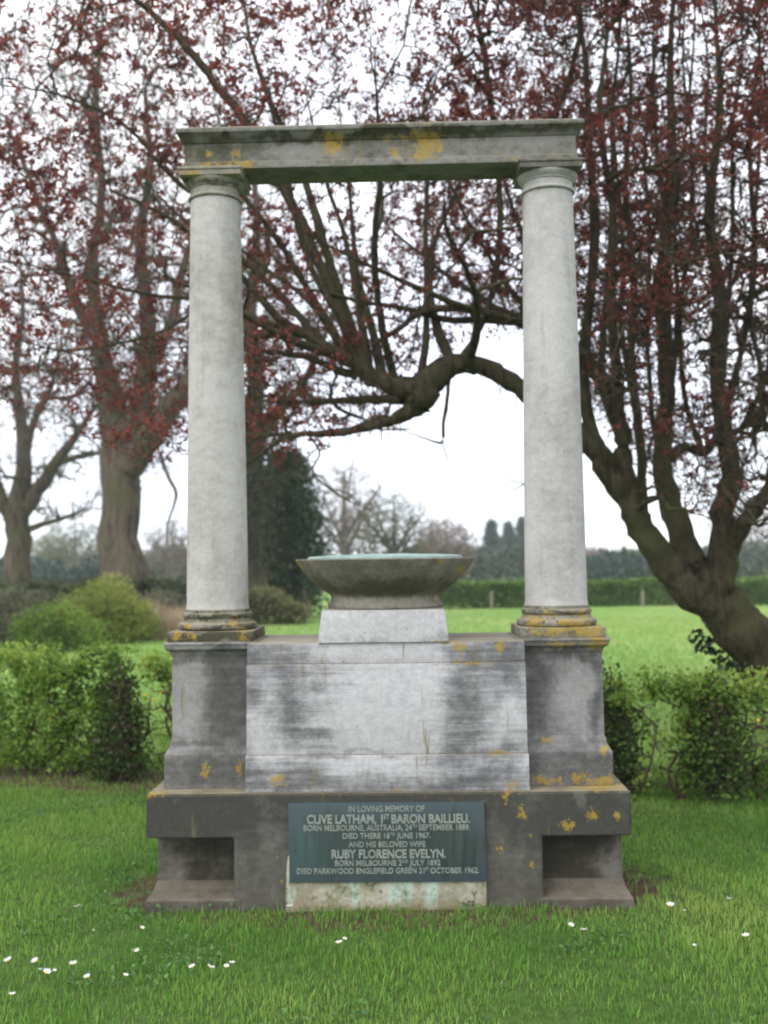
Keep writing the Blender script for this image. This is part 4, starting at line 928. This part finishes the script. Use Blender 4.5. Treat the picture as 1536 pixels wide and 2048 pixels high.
# hazy conifers and the tree line beyond the far hedge
m_con = leaf_mat('conifer_needles', (.022, .042, .036), (.036, .062, .052), (.06, .09, .072), .1)
for i, (px, top, half, lab) in enumerate(((984, 1046, 24, 'tall blue-green conifer, leftmost of those left of the right column'), (1018, 1050, 20, 'blue-green conifer in the middle of those left of the right column'), (1046, 1040, 22, 'blue-green conifer half hidden behind the right column'), (958, 1105, 22, 'low dark conifer right behind the bowl rim'), (1200, 1108, 24, 'low dark conifer just right of the right column'))):
    Yc = 118.0 + 6*i; q = at(px, 1150, Yc); evergreen(lab, q[0], Yc, half/FPX*(Yc+4.6)*.95, at(px, top, Yc)[2]+.45, 9000, .26, m_con, 420+i, 'conifer', True, 'conifers beyond the far hedge')
for i, (px, top, half, lab) in enumerate(((1180, 1092, 60, 'hazy bare tree nearest the right column, beyond the far hedge'), (1255, 1098, 55, 'hazy bare tree beyond the far hedge, left of the leaning trunk'), (1330, 1095, 60, 'hazy bare tree seen past the leaning limb of the purple tree'), (1490, 1000, 90, 'hazy bare tree at the right edge behind the leaning trunk'),
        (150, 1035, 85, 'hazy bare tree between the left edge tree and the old tree'), (95, 1070, 60, 'low hazy bare tree right of the left edge tree'), (450, 1050, 75, 'hazy bare tree behind the left column'), (1090, 1095, 60, 'hazy bare tree behind the right column'))):
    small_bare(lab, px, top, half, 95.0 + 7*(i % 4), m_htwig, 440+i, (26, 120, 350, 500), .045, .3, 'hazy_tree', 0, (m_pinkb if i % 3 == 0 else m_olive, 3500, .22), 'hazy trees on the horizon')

# far wood along the horizon: one mass
def far_wood():
    rg = np.random.default_rng(480); n = 30000
    x = -130 + 260*rg.random(n); y = 170 + 25*rg.random(n)
    top = 2.4 + .8*np.sin(x*.11) + .7*np.sin(x*.29 + 1) + .5*np.sin(x*.83)
    z = -.5 + (top+.5)*rg.random(n)**.8
    D = rand_dir(rg, n, .8); l = 1.2*(.5+rg.random(n)); V, F = leaves(np.stack([x, y, z], 1), D, rand_dir(rg, n), l, l*.45)
    t_ = np.clip(.5 + .5*np.sin(x*.2) + rg.normal(0, .2, n), 0, 1)
    o = np_mesh('far_wood', V, [F], leaf_mat('far_wood_leaves', (.05, .065, .055), (.085, .085, .07), (.13, .115, .10), .2), None, False, np.repeat(t_, 4))
    tag(o, 'low hazy belt of far woodland along the horizon', 'woodland', None, 'stuff')
far_wood()
def bush_belt():
    rg = np.random.default_rng(490); n = 26000
    x = -42 + 84*rg.random(n); y = 62 + 12*rg.random(n)
    top = 1.75 + .35*np.sin(x*.33) + .3*np.sin(x*.9 + 1) + .2*np.sin(x*2.3)
    z = -.5 + (top+.5)*rg.random(n)**.8
    l = .4*(.5+rg.random(n)); V, F = leaves(np.stack([x, y, z], 1), rand_dir(rg, n, .8), rand_dir(rg, n), l, l*.55)
    t_ = np.clip(.45 + .4*np.sin(x*.35) + rg.normal(0, .2, n), 0, 1)
    o = np_mesh('far_thicket', V, [F], leaf_mat('far_thicket_leaves', (.026, .046, .042), (.045, .066, .056), (.085, .09, .075), .2), None, False, np.repeat(t_, 4))
    tag(o, 'low dark bluish thicket just above the far hedge', 'thicket', None, 'stuff')
bush_belt()

# ------------------------------------------------------------------ daisies and yellow flowers
m_pet = flat_mat('daisy_petals', (.74, .74, .76), (.82, .82, .84), 60, .6)
m_eye = flat_mat('daisy_centre', (.55, .38, .04), (.65, .48, .06), 90, .7)
m_stm = flat_mat('daisy_stem', (.06, .11, .025), (.09, .15, .035), 60, .7)
def daisy_mesh():
    bm = bmesh.new(); n = 16
    for k in range(n):
        a = 2*math.pi*k/n; w_ = .16; r0, r1 = .0025, .0105; lift = .0045 + .001*(k % 3)
        def pt(r, da, z): return bm.verts.new((r*math.cos(a+da), r*math.sin(a+da), z))
        v = [pt(r0, -w_, 0), pt(r0, w_, 0), pt(r1*.75, w_*.8, lift*.55), pt(r1, 0, lift), pt(r1*.75, -w_*.8, lift*.55)]
        bm.faces.new(v)
    me = bpy.data.meshes.new('petals'); bm.to_mesh(me); bm.free(); me.materials.append(m_pet); return me
def disc_mesh(r, h, mat, name, seg=10):
    bm = bmesh.new(); rr = [(r, 0), (r*.8, h*.7), (r*.4, h)]; rings = [[bm.verts.new((q*math.cos(6.2832*k/seg), q*math.sin(6.2832*k/seg), z)) for k in range(seg)] for q, z in rr]
    for a, b in zip(rings, rings[1:]):
        for k in range(seg): bm.faces.new((a[k], a[(k+1) % seg], b[(k+1) % seg], b[k]))
    bm.faces.new(rings[-1]); me = bpy.data.meshes.new(name); bm.to_mesh(me); bm.free(); me.materials.append(mat); return me
def stem_mesh(h, r=.0011):
    V, F = tubes(catmull([(0, 0, 0), (.002, .001, -h*.5), (0, 0, -h)], 5)[None], np.full((1, 5), r), 5)
    me = bpy.data.meshes.new('stem'); me.from_pydata(V.tolist(), [], F.tolist()); me.materials.append(m_stm); return me
ME_P, ME_E, ME_S = daisy_mesh(), disc_mesh(.0042, .002, m_eye, 'centre'), stem_mesh(.06)
DAISY = [(16, 1921, 1.15, 'white daisy at the far left edge of the lawn, largest of the left row'), (70, 1922, 1.0, 'second white daisy from the left edge in the row on the left lawn'),
    (146, 1928, 1.1, 'white daisy at the right end of the left lawn cluster, above the lowest one'), (93, 1945, 1.2, 'broad white daisy low in the left lawn cluster, between two tiny buds'),
    (80, 1939, .55, 'tiny daisy bud left of the broad daisy in the left cluster'), (109, 1941, .55, 'tiny daisy bud right of the broad daisy in the left cluster'),
    (174, 1954, .95, 'white daisy lowest and rightmost of the left lawn cluster'), (251, 1951, .8, 'lone white daisy between the left cluster and the row left of centre'),
    (274, 1902, .75, 'small white daisy below the left niche of the memorial, lower of two'), (284, 1856, .75, 'small white daisy just below the left corner of the memorial'),
    (186, 1861, .5, 'tiny pale daisy bud on the lawn left of the memorial corner'), (154, 1813, .95, 'white daisy highest on the lawn left of the memorial'),
    (384, 1934, .95, 'leftmost white daisy of the row of four left of centre'), (421, 1935, 1.1, 'largest white daisy, second in the row of four left of centre'),
    (453, 1933, .8, 'third white daisy in the row of four left of centre'), (464, 1926, .85, 'rightmost white daisy of the row of four left of centre'),
    (24, 1989, .9, 'white daisy nearest the bottom left corner of the lawn'), (579, 1813, 1.1, 'white daisy at the left foot of the pale block under the plaque'),
    (678, 1886, 1.05, 'larger white daisy of the pair below the plaque'), (689, 1878, .75, 'smaller white daisy of the pair below the plaque'),
    (1142, 1851, .95, 'left white daisy of the pair below the right niche'), (1168, 1860, 1.0, 'right white daisy of the pair below the right niche'),
    (1341, 1811, 1.25, 'large white daisy on the lawn right of the memorial corner'), (1369, 1821, .5, 'tiny daisy bud right of the large daisy by the memorial corner'),
    (1458, 1798, 1.0, 'white daisy highest on the lawn at far right'), (1492, 1872, 1.1, 'white daisy nearest the right edge of the lawn'), (1389, 1891, .6, 'small cream daisy alone on the lower right lawn')]
rd = random.Random(5)
for px, py, s, lab in DAISY:
    p = on_ground(px, py, .058); d = empty('daisy', tuple(p), lab, 'daisy', 'daisies scattered in the lawn')
    s *= 1.4; d.scale = (s, s, s); d.rotation_euler = (rd.uniform(.05, .45), rd.uniform(-.25, .25), rd.uniform(0, 6))
    for me, nm in ((ME_P, 'petals'), (ME_E, 'centre'), (ME_S, 'stem')):
        link(bpy.data.objects.new(nm, me), d)
m_yel = flat_mat('yellow_petals', (.70, .52, .02), (.78, .62, .04), 60, .6)
ME_Y = disc_mesh(.016, .008, m_yel, 'flower_head', 12); ME_YS = stem_mesh(.35, .0016)
for lst, lab, Yf in (([(245, 1413), (272, 1391), (289, 1391), (307, 1399), (323, 1385), (287, 1423), (298, 1421)], 'small yellow flower seen through the bush left of the memorial', 3.35),
                     ([(1253, 1428), (1322, 1468), (1266, 1440), (1371, 1463), (1515, 1440)], 'small yellow flower seen through the right hedge', 2.65)):
    for px, py in lst:
        d = empty('yellow_flower', tuple(at(px, py, Yf)), lab, 'flower', lab.replace('small yellow flower', 'yellow flowers'))
        d.rotation_euler = (rd.uniform(.3, .8), rd.uniform(-.3, .3), 0)
        link(bpy.data.objects.new('flower_head', ME_Y), d); link(bpy.data.objects.new('stem', ME_YS), d)

# ------------------------------------------------------------------ air
def haze():
    bm = bmesh.new(); bmesh.ops.create_cube(bm, size=1.0)
    for v in bm.verts: v.co = Vector((v.co.x*820, v.co.y*560 + 210, v.co.z*24 + 10))
    m = bpy.data.materials.new('haze_air'); m.use_nodes = True; t = m.node_tree; t.nodes.clear()
    o_ = t.nodes.new('ShaderNodeOutputMaterial'); v = t.nodes.new('ShaderNodeVolumePrincipled')
    v.inputs['Color'].default_value = (.93, .95, 1.0, 1); v.inputs['Density'].default_value = .0008; v.inputs['Anisotropy'].default_value = .2
    t.links.new(v.outputs[0], o_.inputs['Volume'])
    o = bm_obj('haze', bm, m); tag(o, kind='stuff')
haze()
